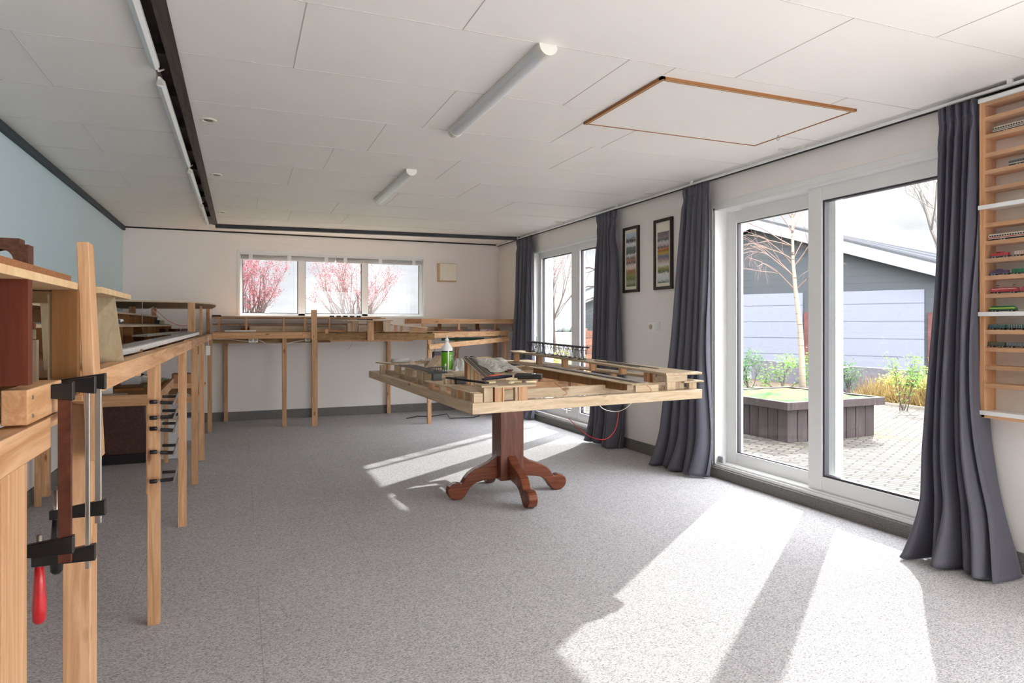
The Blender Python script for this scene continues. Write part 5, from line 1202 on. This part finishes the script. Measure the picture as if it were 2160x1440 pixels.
# loose wires below the frame
def wire(name, pts, r, mat, lab, cat='wire'):
    P_ = [Vector(p) for p in pts]; outp = []
    for i in range(len(P_) - 1):
        a = P_[max(i - 1, 0)]; b_ = P_[i]; c_ = P_[i + 1]; d = P_[min(i + 2, len(P_) - 1)]
        for k in range(6):
            t = k / 6; outp.append(0.5 * ((2 * b_) + (-a + c_) * t + (2 * a - 5 * b_ + 4 * c_ - d) * t * t + (-a + 3 * b_ - 3 * c_ + d) * t ** 3))
    outp.append(P_[-1]); m = MB(); m.tube(outp, r, 5); return tag(m.build(name, mat, smooth=True), lab, cat)
wire('hanging_wire', [(2.26, 3.98, 0.80), (2.30, 4.02, 0.68), (2.42, 4.06, 0.63), (2.46, 3.95, 0.66), (2.52, 3.80, 0.80)], 0.0028, WIREW, 'white wire loop hanging under the right half of the layout frame')
wire('hanging_wire', [(2.47, 4.05, 0.63), (2.44, 4.05, 0.50), (2.36, 4.06, 0.435), (2.27, 4.15, 0.46), (2.20, 4.3, 0.56)], 0.0025, WIRER, 'red wire hanging lowest under the layout frame')
wire('hanging_wire', [(2.02, 3.6, 0.80), (1.93, 3.6, 0.72), (1.88, 3.7, 0.70)], 0.0022, WIREW, 'short pale wire end under the frame right of the pedestal column')
wire('hanging_wire', [(1.70, 3.5, 0.90), (1.74, 3.46, 0.86), (1.75, 3.44, 0.84), (1.72, 3.43, 0.83)], 0.0016, pbr('copper_wire', srgb(180, 80, 50), 0.4), 'thin copper wire tip inside the middle of the layout frame')
wire('hanging_wire', [(2.19, 3.283, 0.885), (2.21, 3.276, 0.87), (2.215, 3.275, 0.85), (2.19, 3.28, 0.845)], 0.0014, MATS['copper_wire'], 'thin copper wire over the end block of the diagonal beam')
wire('cord_end', [(1.62, 3.19, 0.79), (1.62, 3.188, 0.77), (1.622, 3.188, 0.762)], 0.003, WIREW, 'white cord tip poking from under the front beam over the pedestal', 'cord')
wire('cord_end', [(1.07, 3.9, 0.79), (1.06, 3.9, 0.775), (1.058, 3.9, 0.765)], 0.004, WIREW, 'white cord tip poking from under the left beam of the layout frame', 'cord')

# ================================================================== OUTSIDE
def brick_mat():
    m = bpy.data.materials.new('terrace_brick'); m.use_nodes = True
    n = m.node_tree.nodes; l = m.node_tree.links; b = n['Principled BSDF']
    t = n.new('ShaderNodeTexCoord'); mp = n.new('ShaderNodeMapping'); mp.inputs['Rotation'].default_value = (0, 0, math.radians(62))
    l.new(t.outputs['Object'], mp.inputs[0])
    nz = n.new('ShaderNodeTexNoise'); nz.inputs['Scale'].default_value = 1.6; l.new(mp.outputs[0], nz.inputs[0])
    ad = n.new('ShaderNodeVectorMath'); ad.operation = 'MULTIPLY_ADD'; ad.inputs[1].default_value = (0.03, 0.03, 0); l.new(nz.outputs[1], ad.inputs[0]); l.new(mp.outputs[0], ad.inputs[2])
    br = n.new('ShaderNodeTexBrick'); br.inputs['Scale'].default_value = 1; br.inputs['Brick Width'].default_value = 0.20; br.inputs['Row Height'].default_value = 0.075
    br.inputs['Mortar Size'].default_value = 0.010; br.inputs['Mortar Smooth'].default_value = 0.2; br.inputs['Bias'].default_value = -0.1
    br.inputs['Color1'].default_value = srgb(90, 83, 76); br.inputs['Color2'].default_value = srgb(50, 45, 41); br.inputs['Mortar'].default_value = srgb(12, 12, 9)
    l.new(ad.outputs[0], br.inputs[0])
    n2 = n.new('ShaderNodeTexNoise'); n2.inputs['Scale'].default_value = 2.1; n2.inputs['Detail'].default_value = 6; l.new(t.outputs['Object'], n2.inputs[0])
    r = n.new('ShaderNodeMapRange'); r.inputs[1].default_value = 0.60; r.inputs[2].default_value = 0.70; r.inputs[4].default_value = 0.7; l.new(n2.outputs[0], r.inputs[0])
    mx = n.new('ShaderNodeMix'); mx.data_type = 'RGBA'; l.new(r.outputs[0], mx.inputs[0]); l.new(br.outputs[0], mx.inputs[6]); mx.inputs[7].default_value = srgb(68, 68, 36)
    l.new(mx.outputs[2], b.inputs['Base Color']); b.inputs['Roughness'].default_value = 0.85
    bp = n.new('ShaderNodeBump'); bp.inputs['Strength'].default_value = 0.8; bp.inputs['Distance'].default_value = 0.01; bp.invert = True
    l.new(br.outputs['Fac'], bp.inputs['Height']); l.new(bp.outputs[0], b.inputs['Normal'])
    return m
GZ = -0.05
struct(B(3.90, 9.70, 1.5, 12.5, GZ - 0.2, GZ).build('terrace_paving', brick_mat()))
BOUNCE = pbr('bounce_reflector', srgb(226, 222, 214), 0.9)  # near-white unseen ground, added to bounce daylight up to the ceiling
struct(B(3.90, 16, -14, 1.5, GZ - 0.2, GZ + 0.005).build('yard_reflector', BOUNCE))  # unseen reflector ground added outside the extra side opening
struct(B(9.70, 9.76, 1.5, 12.5, GZ - 0.2, GZ + 0.03).build('garden_kerb', pbr('kerb_concrete', srgb(150, 140, 130), 0.8)))
struct(B(9.76, 11.6, 1.5, 12.5, GZ - 0.2, GZ + 0.01).build('garden_soil', pbr('garden_soil', srgb(78, 64, 52), 0.95, noise=0.4, nscale=14)))
struct(B(11.6, 40, 1.5, 40, GZ - 0.2, GZ).build('driveway', pbr('driveway_asphalt', srgb(85, 82, 86), 0.9, noise=0.15, nscale=8)))
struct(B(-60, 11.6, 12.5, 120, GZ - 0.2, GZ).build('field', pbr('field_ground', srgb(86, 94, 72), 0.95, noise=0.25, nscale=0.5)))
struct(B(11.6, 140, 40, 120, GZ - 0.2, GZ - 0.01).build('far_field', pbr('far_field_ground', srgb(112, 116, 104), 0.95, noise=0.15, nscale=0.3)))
struct(B(-60, XL - 0.3, -30, 12.5, GZ - 0.2, GZ).build('side_ground', MATS['field_ground']))
struct(B(XL - 0.3, 3.9, -30, YF - 0.3, GZ - 0.2, GZ).build('front_reflector', BOUNCE))  # unseen reflector ground added outside the opening behind the viewpoint
# distant trees, haze painted into their pale grey colour
def treeline(name, x0, x1, y, hmax, mat, seed, lab):
    r = random.Random(seed); m = MB(); n = 90
    def hfun(i): return hmax * (0.45 + 0.3 * math.sin(i * 0.31 + seed) + 0.25 * r.random())
    for i in range(n):
        xa = x0 + (x1 - x0) * i / n; s_ = (x1 - x0) / n; h = max(0.4, hfun(i)); cx = xa + s_ / 2
        m.lathe((cx, y + r.uniform(-1, 1), GZ), [(s_ * 0.5, 0), (s_ * 0.8, h * 0.35), (s_ * 0.7, h * 0.7), (s_ * 0.3, h * 0.95), (0.02, h)], 7)
    o = m.build(name, mat, smooth=True); tag(o, lab, 'tree line', None, 'stuff')
treeline('distant_treeline', -50, 90, 115, 4.2, pbr('painted_haze_grey', srgb(150, 155, 158), 0.95), 4, 'pale haze-tinted line of distant trees at the edge of the field')

# ---- garage
fd = Vector((0.486, -0.874)); fn_ = Vector((-0.874, -0.486)); T0 = Vector((13.79, 15.64))
def gp_(s_, d, z): v = T0 + fd * s_ + fn_ * d; return (v.x, v.y, z)
def gbox(mb, s0, s1, d0, d1, z0, z1):
    mb.hex8([gp_(s0, d0, z0), gp_(s1, d0, z0), gp_(s1, d1, z0), gp_(s0, d1, z0)], [gp_(s0, d0, z1), gp_(s1, d0, z1), gp_(s1, d1, z1), gp_(s0, d1, z1)])
def clad_mat(name, col, line, pitch):
    m = bpy.data.materials.new(name); m.use_nodes = True
    n = m.node_tree.nodes; l = m.node_tree.links; b = n['Principled BSDF']
    t = n.new('ShaderNodeTexCoord'); sp = n.new('ShaderNodeSeparateXYZ'); l.new(t.outputs['Object'], sp.inputs[0])
    mu = n.new('ShaderNodeMath'); mu.operation = 'MULTIPLY'; mu.inputs[1].default_value = 1 / pitch; l.new(sp.outputs[2], mu.inputs[0])
    fr = n.new('ShaderNodeMath'); fr.operation = 'FRACT'; l.new(mu.outputs[0], fr.inputs[0])
    lt_ = n.new('ShaderNodeMath'); lt_.operation = 'LESS_THAN'; lt_.inputs[1].default_value = 0.05; l.new(fr.outputs[0], lt_.inputs[0])
    mx = n.new('ShaderNodeMix'); mx.data_type = 'RGBA'; l.new(lt_.outputs[0], mx.inputs[0]); mx.inputs[6].default_value = srgb(*col); mx.inputs[7].default_value = srgb(*line)
    l.new(mx.outputs[2], b.inputs['Base Color']); b.inputs['Roughness'].default_value = 0.6
    return m
gr = thing('garage', (14.9, 13.6, GZ), 'grey clad gabled garage with white sectional doors beyond the terrace', 'garage')
m = MB(); SA = 0.34; HW = 5.9; SL = 0.345; AP = 4.03
q = [gp_(SA - HW, 0, GZ), gp_(SA + HW, 0, GZ), gp_(SA + HW, 0, AP - SL * HW), gp_(SA, 0, AP), gp_(SA - HW, 0, AP - SL * HW)]
q2 = [gp_(SA - HW, -9, GZ), gp_(SA + HW, -9, GZ), gp_(SA + HW, -9, AP - SL * HW), gp_(SA, -9, AP), gp_(SA - HW, -9, AP - SL * HW)]
m.poly(q + q2, [(0, 1, 2, 3, 4), (9, 8, 7, 6, 5), (0, 5, 6, 1), (1, 6, 7, 2), (0, 4, 9, 5)])
m.build('walls', clad_mat('grey_cladding', (55, 59, 64), (37, 40, 45), 0.2), gr)
DM = clad_mat('garage_door_panel', (112, 115, 127), (78, 80, 92), 0.46)
for s0, s1 in ((-3.2, 1.70), (2.25, 4.62)):
    m = MB(); gbox(m, s0, s1, -0.01, 0.035, GZ, 2.15); m.build('sectional_door', DM, gr)
BRK = pbr('red_brown_brick', srgb(86, 52, 50), 0.85, noise=0.35, nscale=3)
for s0, s1, z1 in ((4.70, SA + HW, 1.55), (1.74, 2.2, 1.6)):
    m = MB(); gbox(m, s0, s1, 0.0, 0.05, GZ, z1); m.build('brick_plinth', BRK, gr)
WB = pbr('white_bargeboard', srgb(128, 128, 138), 0.5)
for sg in (-1, 1):
    m = MB(); e = SA + sg * (HW + 0.3)
    a0, a1 = (SA, AP), (e, AP - SL * (HW + 0.3))
    m.hex8([gp_(a0[0], 0.30, a0[1]), gp_(a1[0], 0.30, a1[1]), gp_(a1[0], 0.34, a1[1]), gp_(a0[0], 0.34, a0[1])],
           [gp_(a0[0], 0.30, a0[1] + .34), gp_(a1[0], 0.30, a1[1] + .34), gp_(a1[0], 0.34, a1[1] + .34), gp_(a0[0], 0.34, a0[1] + .34)])
    m.build('bargeboard', WB, gr)
    m = MB()
    m.hex8([gp_(a0[0], -9.2, a0[1] + .30), gp_(a1[0], -9.2, a1[1] + .30), gp_(a1[0], 0.34, a1[1] + .30), gp_(a0[0], 0.34, a0[1] + .30)],
           [gp_(a0[0], -9.2, a0[1] + .37), gp_(a1[0], -9.2, a1[1] + .37), gp_(a1[0], 0.36, a1[1] + .37), gp_(a0[0], 0.36, a0[1] + .37)])
    m.build('roof_slope', pbr('grey_roof', srgb(84, 86, 92), 0.6) if sg < 0 else MATS['grey_roof'], gr)
# stepped ribs of the profiled roof edge along the right slope
for k in range(6):
    m = MB(); a0 = (SA + 0.5, AP + .37 - SL * 0.5 + 0.004 * k); a1 = (SA + HW, AP + .37 - SL * HW + 0.055 * k)
    d0 = -0.1 - 0.10 * k
    m.hex8([gp_(a0[0], d0, a0[1] - .03), gp_(a1[0], d0, a1[1] - .03), gp_(a1[0], d0 + .05, a1[1] - .03), gp_(a0[0], d0 + .05, a0[1] - .03)],
           [gp_(a0[0], d0, a0[1] + .025), gp_(a1[0], d0, a1[1] + .025), gp_(a1[0], d0 + .05, a1[1] + .025), gp_(a0[0], d0 + .05, a0[1] + .025)])
    m.build('roof_rib', pbr('light_roof_rib', srgb(112, 114, 120), 0.5) if k == 0 else MATS['light_roof_rib'] if k % 2 == 0 else MATS['grey_roof'], gr)

# ---- raised planter with grass
pl = thing('raised_planter', (6.19, 6.23, GZ), 'square raised planter of dark weathered planks, filled with grass, on the brick terrace', 'planter')
px0, px1, py0, py1 = 5.45, 6.93, 5.49, 6.97
for nm, a in (('rim_board', [(px0, px1, py0, py0 + .05), (px0, px1, py1 - .05, py1), (px0, px0 + .05, py0 + .05, py1 - .05), (px1 - .05, px1, py0 + .05, py1 - .05)]),):
    for x0, x1, y0, y1 in a: B(x0, x1, y0, y1, 0.315, 0.402).build(nm, PLANTER, pl, bevel=0.004)
for k in range(9):
    w_ = (px1 - px0 - 0.16) / 9; x = px0 + 0.08 + w_ * k
    B(x + 0.004, x + w_ - 0.004, py0 + 0.08, py0 + 0.12, GZ, 0.335).build('plank', PLANTER, pl, bevel=0.004)
    y = py0 + 0.08 + w_ * k
    B(px0 + 0.08, px0 + 0.12, y + 0.004, y + w_ - 0.004, GZ, 0.335).build('plank', PLANTER, pl, bevel=0.004)
    B(px1 - 0.12, px1 - 0.08, y + 0.004, y + w_ - 0.004, GZ, 0.335).build('plank', PLANTER, pl, bevel=0.004)
B(px0 + 0.1, px1 - 0.1, py1 - 0.12, py1 - 0.08, GZ, 0.335).build('rear_planks', PLANTER, pl)
B(px0 + 0.12, px1 - 0.12, py0 + 0.12, py1 - 0.12, GZ, 0.30).build('soil_core', MATS['garden_soil'], pl)
GR = bpy.data.materials.new('short_grass'); GR.use_nodes = True
n = GR.node_tree.nodes; l = GR.node_tree.links; b = n['Principled BSDF']; t_ = n.new('ShaderNodeTexCoord')
n1 = n.new('ShaderNodeTexNoise'); n1.inputs['Scale'].default_value = 2.6; n1.inputs['Detail'].default_value = 3; l.new(t_.outputs['Object'], n1.inputs[0])
rr = n.new('ShaderNodeValToRGB'); e = rr.color_ramp.elements; e[0].position = 0.36; e[0].color = srgb(99, 68, 34); e[1].position = 0.56; e[1].color = srgb(40, 77, 26); k_ = e.new(0.46); k_.color = srgb(77, 88, 36)
l.new(n1.outputs[0], rr.inputs[0]); n2 = n.new('ShaderNodeTexNoise'); n2.inputs['Scale'].default_value = 160; l.new(t_.outputs['Object'], n2.inputs[0])
m2_ = n.new('ShaderNodeMapRange'); m2_.inputs[3].default_value = 0.6; m2_.inputs[4].default_value = 1.4; l.new(n2.outputs[0], m2_.inputs[0])
mx = n.new('ShaderNodeMix'); mx.data_type = 'RGBA'; mx.blend_type = 'MULTIPLY'; mx.inputs[0].default_value = 1; l.new(rr.outputs[0], mx.inputs[6]); l.new(m2_.outputs[0], mx.inputs[7]); l.new(mx.outputs[2], b.inputs['Base Color']); b.inputs['Roughness'].default_value = 0.9
m = MB(); m.grid(lambda u, v: (px0 + 0.05 + (px1 - px0 - 0.1) * u, py0 + 0.05 + (py1 - py0 - 0.1) * v, 0.385 + 0.05 * math.sin(PI * u) * math.sin(PI * v) + 0.008 * math.sin(31 * u) * math.cos(27 * v)), 40, 40)
gs = m.build('grass', GR, pl, smooth=True); gs['kind'] = 'stuff'

# ---- trees and shrubs
def branch(rnd, mb, tips, p, d, L_, r, depth, spread, up, droop=0.0, seg=4, kids=(2, 3), shrink=0.72, wob=0.12):
    pts = [p.copy()]; rad = [r]; q = p.copy(); dd = d.copy()
    for i in range(seg):
        dd = (dd + Vector((rnd.gauss(0, wob), rnd.gauss(0, wob), rnd.gauss(0, wob) + up - droop * (i / seg)))).normalized()
        q = q + dd * (L_ / seg); pts.append(q.copy()); rad.append(r * (1 - 0.45 * (i + 1) / seg))
    mb.tube(pts, rad, 7 if r > 0.02 else (4 if r > 0.006 else 3), cap=False)
    for i in range(1, len(pts)): tips.append((pts[i], dd.copy(), depth))
    if depth <= 0: return
    for j in range(rnd.randint(*kids)):
        i = rnd.randint(max(1, seg // 2), seg); b0 = pts[i]
        ax = Vector((rnd.gauss(0, 1), rnd.gauss(0, 1), rnd.gauss(0, 0.5))).normalized()
        nd = (dd + ax * spread).normalized()
        branch(rnd, mb, tips, b0, nd, L_ * shrink * rnd.uniform(0.8, 1.15), rad[i] * 0.62, depth - 1, spread, up, droop, seg, kids, shrink, wob)
def leaves(rnd, mb, tips, size, per, jit, mindepth=1, narrow=0.5):
    for p, d, dep in tips:
        if dep > mindepth: continue
        for _ in range(per):
            c_ = p + Vector((rnd.gauss(0, jit), rnd.gauss(0, jit), rnd.gauss(0, jit)))
            a = Vector((rnd.gauss(0, 1), rnd.gauss(0, 1), rnd.gauss(0, 1))).normalized(); b_ = a.orthogonal().normalized()
            s_ = size * rnd.uniform(0.6, 1.3)
            mb.poly([c_ - a * s_, c_ + b_ * s_ * narrow, c_ + a * s_, c_ - b_ * s_ * narrow], [(0, 1, 2, 3)])
BARK = pbr('dark_bark', srgb(76, 64, 60), 0.9, noise=0.2, nscale=30); BARKG = pbr('grey_bark', srgb(122, 116, 112), 0.9, noise=0.2, nscale=20)
BUD = pbr('crimson_bud', srgb(116, 34, 46), 0.7, noise=0.25, nscale=9)
def fan_tree(name, x, y, z0, n_main, L_, lean, seed, lab, cat='tree', depth=3, r=0.035, bud=True, budsize=0.016, per=2, grp=None, spread=0.42, trunk_r=0.06):
    rnd = random.Random(seed); t = thing(name, (x, y, GZ), lab, cat, grp)
    mb = MB(); tips = []
    mb.tube([(x, y, GZ), (x + 0.02, y, z0 * 0.6), (x, y, z0 + 0.05)], [trunk_r * 1.15, trunk_r, trunk_r * 0.9], 8, cap=False)
    for k in range(n_main):
        az = 2 * PI * k / n_main + rnd.uniform(-0.3, 0.3); tl = lean * rnd.uniform(0.35, 1.15)
        d = Vector((math.cos(az) * tl, math.sin(az) * tl, 1)).normalized()
        branch(rnd, mb, tips, Vector((x, y, z0 - rnd.uniform(0, 0.1))), d, L_ * rnd.uniform(0.8, 1.1), r, depth, spread, 0.05, wob=0.07)
    mb.build('branches', BARK if bud else BARKG, t)
    if bud:
        lb_ = MB(); leaves(rnd, lb_, tips, budsize, per, 0.035, mindepth=2); lb_.build('red_buds', BUD, t)
    return t
fan_tree('red_budding_tree', 0.12, 15.9, 0.8, 13, 1.05, 0.7, 3, 'tree thick with red buds behind the left pane of the back window', grp='red budding trees', per=4, budsize=0.019, spread=0.5)
fan_tree('red_budding_tree', 2.33, 15.2, 0.95, 14, 0.88, 0.8, 8, 'red-budded tree fanning out behind the middle of the back window', grp='red budding trees', per=3, budsize=0.017, spread=0.5)
fan_tree('red_budding_tree', 6.97, 14.4, 1.35, 6, 0.85, 0.45, 15, 'small red-budded tree on a thin trunk beyond the far tall window', grp='red budding trees', per=1, budsize=0.022, trunk_r=0.035, r=0.022)
# birch in front of the garage
BIRCH = bpy.data.materials.new('birch_bark'); BIRCH.use_nodes = True
n = BIRCH.node_tree.nodes; l = BIRCH.node_tree.links; b = n['Principled BSDF']; t_ = n.new('ShaderNodeTexCoord'); mp_b = n.new('ShaderNodeMapping'); mp_b.inputs['Scale'].default_value = (3, 3, 26)
l.new(t_.outputs['Object'], mp_b.inputs[0]); nb_ = n.new('ShaderNodeTexNoise'); nb_.inputs['Scale'].default_value = 1.0; nb_.inputs['Detail'].default_value = 4; l.new(mp_b.outputs[0], nb_.inputs[0])
rb = n.new('ShaderNodeValToRGB'); rb.color_ramp.elements[0].position = 0.36; rb.color_ramp.elements[0].color = srgb(70, 60, 52); rb.color_ramp.elements[1].position = 0.44; rb.color_ramp.elements[1].color = srgb(136, 124, 110)
l.new(nb_.outputs[0], rb.inputs[0]); l.new(rb.outputs[0], b.inputs['Base Color']); b.inputs['Roughness'].default_value = 0.8
TWIG = pbr('pale_birch_twig', srgb(122, 100, 91), 0.8)
bi = thing('birch_tree', (7.62, 7.40, GZ), 'slender white-barked birch with drooping bare twigs in front of the garage', 'tree')
rnd = random.Random(12)
mb = MB(); mb.tube([(7.64, 7.39, GZ), (7.63, 7.40, 0.6), (7.61, 7.42, 1.2), (7.56, 7.46, 1.75), (7.53, 7.48, 2.2), (7.52, 7.48, 2.9), (7.52, 7.48, 3.6), (7.52, 7.5, 4.4)], [0.046, 0.043, 0.038, 0.031, 0.022, 0.015, 0.010, 0.005], 10); mb.build('trunk', BIRCH, bi, smooth=True)
mb = MB(); tips = []
base = [(7.56, 7.46, 1.75), (7.545, 7.47, 1.95), (7.54, 7.475, 2.1), (7.53, 7.48, 2.2), (7.53, 7.48, 2.4), (7.52, 7.48, 2.6), (7.52, 7.48, 2.8), (7.52, 7.48, 3.1), (7.52, 7.48, 3.4), (7.52, 7.49, 3.8)]
left = Vector((-0.72, 0.62, 0))       # towards the left of the view
for i, p in enumerate(base * 2):
    sgn = 1 if (i % 3) else -0.6
    dv = left * sgn * rnd.uniform(0.8, 1.1) + Vector((rnd.gauss(0, 0.25), rnd.gauss(0, 0.25), rnd.uniform(0.35, 1.3)))
    branch(rnd, mb, tips, Vector(p), dv.normalized(), rnd.uniform(0.6, 0.95), 0.009, 4, 0.55, 0.04, droop=0.30, seg=5, kids=(2, 4), shrink=0.66, wob=0.11)
mb.build('branches', TWIG, bi)
# darker birch beside the far window
b2 = thing('weeping_tree', (5.15, 8.75, GZ), 'dark-twigged bare weeping tree close outside the far tall window', 'tree')
mb = MB(); tips = []; rnd = random.Random(31)
mb.tube([(5.15, 8.75, GZ), (5.17, 8.78, 1.2), (5.15, 8.8, 2.2), (5.12, 8.82, 3.2)], [0.06, 0.05, 0.04, 0.02], 8)
for i in range(11):
    p = Vector((5.14, 8.8, 1.5 + 0.16 * i)); dv = Vector((-0.75, 0.75, rnd.uniform(-0.1, 0.9))) + Vector((rnd.gauss(0, .3), rnd.gauss(0, .3), 0))
    branch(rnd, mb, tips, p, dv.normalized(), rnd.uniform(0.4, 0.7), 0.012, 2, 0.55, -0.02, droop=0.3, seg=5, kids=(2, 3), shrink=0.62, wob=0.12)
mb.build('branches', BARK, b2)
# tall bare tree behind the garage
fan_tree('bare_tree', 25.6, 17.6, 3.6, 6, 3.0, 0.55, 44, 'tall bare grey tree rising behind the garage roof at the right', bud=False, r=0.09, depth=5, trunk_r=0.15, spread=0.62)

LEAFG = pbr('fresh_green_leaf', srgb(84, 120, 38), 0.6, noise=0.35, nscale=5); LEAFY = pbr('yellow_green_leaf', srgb(146, 142, 56), 0.6, noise=0.3, nscale=6)
LEAFD = pbr('deep_green_leaf', srgb(48, 84, 34), 0.6, noise=0.35, nscale=6); SILV = pbr('silvery_twig', srgb(120, 114, 102), 0.8)
def shrub(x, y, h, wd_, seed, leafm, lab, per=4, size=0.026, grp='garden shrubs', stems=5, stemm=None):
    rnd = random.Random(seed); t = thing('shrub', (x, y, GZ), lab, 'shrub', grp)
    mb = MB(); tips = []
    for k in range(stems):
        d = Vector((rnd.gauss(0, wd_), rnd.gauss(0, wd_), 1)).normalized()
        branch(rnd, mb, tips, Vector((x + rnd.gauss(0, 0.03), y + rnd.gauss(0, 0.03), GZ)), d, h * 0.5, 0.010, 2, 0.6, 0.05, seg=4, kids=(2, 3), shrink=0.62)
    mb.build('stems', stemm or BARK, t)
    lb_ = MB(); leaves(rnd, lb_, tips, size, per, 0.05, mindepth=2, narrow=0.45); lb_.build('leaves', leafm, t)
    return t
shrub(8.75, 9.75, 0.95, 0.35, 1, LEAFD, 'dense dark green shrub at the left edge of the left door pane', per=7)
shrub(9.15, 9.35, 0.85, 0.30, 2, LEAFG, 'bright green forked shrub behind the planter, left of the birch', per=5)
shrub(9.70, 8.80, 0.85, 0.3, 3, LEAFG, 'loose green shrub just left of the birch trunk', per=4)
shrub(9.9, 8.5, 0.75, 0.3, 4, LEAFD, 'small dark shrub directly beside the birch trunk', per=3)
shrub(9.25, 7.05, 1.0, 0.14, 5, LEAFG, 'narrow upright green shrub at the left of the right door pane', per=4)
shrub(10.1, 7.3, 0.55, 0.5, 6, LEAFY, 'low yellowish shrub behind the planter corner in the right pane', per=5)
shrub(10.2, 6.6, 0.55, 0.6, 7, LEAFY, 'golden low shrub in the middle of the garden bed', per=6)
shrub(10.3, 7.9, 0.6, 0.5, 14, LEAFY, 'dry yellow-green shrub just right of the door mullion', per=5)
shrub(10.4, 7.0, 0.65, 0.5, 15, LEAFD, 'dull green shrub among the dry stems in the garden bed', per=4)
shrub(10.6, 9.9, 0.8, 0.4, 16, LEAFD, 'dark shrub behind the forked green one in the left pane', per=5)
shrub(10.0, 6.0, 0.5, 0.6, 8, SILV, 'silvery dry shrub at the front of the garden bed', per=5, stemm=SILV)
shrub(10.15, 5.75, 0.75, 0.5, 9, LEAFY, 'yellow-green bush beside the nearest curtain', per=7)
shrub(9.95, 5.35, 0.6, 0.5, 10, LEAFG, 'green bush half hidden by the nearest curtain', per=6)
shrub(5.45, 10.9, 0.95, 0.3, 11, LEAFY, 'yellow-green bush seen through the far tall window', per=5)
shrub(4.75, 9.6, 0.55, 0.35, 12, LEAFG, 'low green bush close outside the far tall window', per=5)
# dry seed-head stems
t = thing('dry_perennial', (10.0, 6.6, GZ), 'tall dry perennial stems with dark seed heads in front of the right garage door', 'plant')
mb = MB(); hb = MB(); rnd = random.Random(77)
for k in range(16):
    x = 9.95 + rnd.uniform(-0.15, 0.25); y = 6.65 + rnd.uniform(-0.55, 0.45); h = rnd.uniform(0.6, 1.0); lx, ly = rnd.gauss(0, 0.12), rnd.gauss(0, 0.12)
    p1_ = Vector((x + lx, y + ly, GZ + h)); mb.tube([(x, y, GZ), (x + lx * .4, y + ly * .4, GZ + h * .5), p1_], [0.005, 0.004, 0.0025], 4)
    for j in range(rnd.randint(2, 4)):
        q_ = p1_ + Vector((rnd.gauss(0, .05), rnd.gauss(0, .05), rnd.gauss(0, .04))); mb.tube([p1_ - Vector((0, 0, 0.06)), q_], 0.0018, 3)
        hb.lathe((q_.x, q_.y, q_.z - 0.008), [(0.004, 0), (0.013, 0.006), (0.010, 0.014), (0.002, 0.018)], 6)
mb.build('stems', pbr('dry_stem', srgb(150, 122, 96), 0.8), t); hb.build('seed_heads', pbr('seed_head', srgb(92, 54, 52), 0.8), t)
# dry ground cover in the bed
mb = MB(); rnd = random.Random(5)
for k in range(9000):
    x = rnd.uniform(9.8, 11.0); y = rnd.uniform(3.6, 8.4); h = rnd.uniform(0.15, 0.46); a = rnd.uniform(0, 6.28); w_ = 0.007
    lx, ly = rnd.gauss(0, 0.1), rnd.gauss(0, 0.1)
    mb.poly([(x - w_ * math.cos(a), y - w_ * math.sin(a), GZ), (x + w_ * math.cos(a), y + w_ * math.sin(a), GZ), (x + lx, y + ly, GZ + h)], [(0, 1, 2)])
tag(mb.build('dry_ground_cover', pbr('dry_grass', srgb(138, 116, 70), 0.8, noise=0.35, nscale=9)), 'straw-coloured dry ground cover filling the garden bed', 'ground cover', None, 'stuff')
# low grey wall and bin beyond the bed
t = B(11.2, 11.35, 8.2, 12.4, GZ, 0.42).build('low_garden_wall', pbr('grey_wall_block', srgb(100, 98, 106), 0.9, noise=0.2, nscale=12)); tag(t, 'low grey garden wall behind the shrubs in the left pane', 'wall')
t = thing('garden_bin', (10.55, 9.35, GZ), 'small dark bin standing beside the birch trunk', 'bin')
B(10.45, 10.68, 9.25, 9.48, GZ, 0.42).build('bin_body', pbr('dark_bin', srgb(72, 76, 88), 0.5), t, bevel=0.01); B(10.43, 10.70, 9.23, 9.50, 0.42, 0.45).build('bin_lid', pbr('pale_bin_lid', srgb(160, 168, 186), 0.4), t, bevel=0.01)
# board fence beyond the far window
fe = thing('board_fence', (6.6, 10.6, GZ), 'horizontal reddish board fence seen through the right pane of the far window', 'fence')
for k in range(8): MB().bar((5.82, 10.75, 0.08 + 0.142 * k), (7.6, 10.2, 0.08 + 0.142 * k), 0.025, 0.13).build('board', wood('fence_board', (130, 90, 74), (100, 64, 50), 0) if k == 0 else MATS['fence_board'], fe)
for f in (0.02, 0.5, 0.98):
    x = 5.82 + 1.78 * f; y = 10.75 - 0.55 * f; B(x - .04, x + .04, y + .02, y + .09, GZ, 1.18).build('fence_post', MATS['fence_board'], fe)
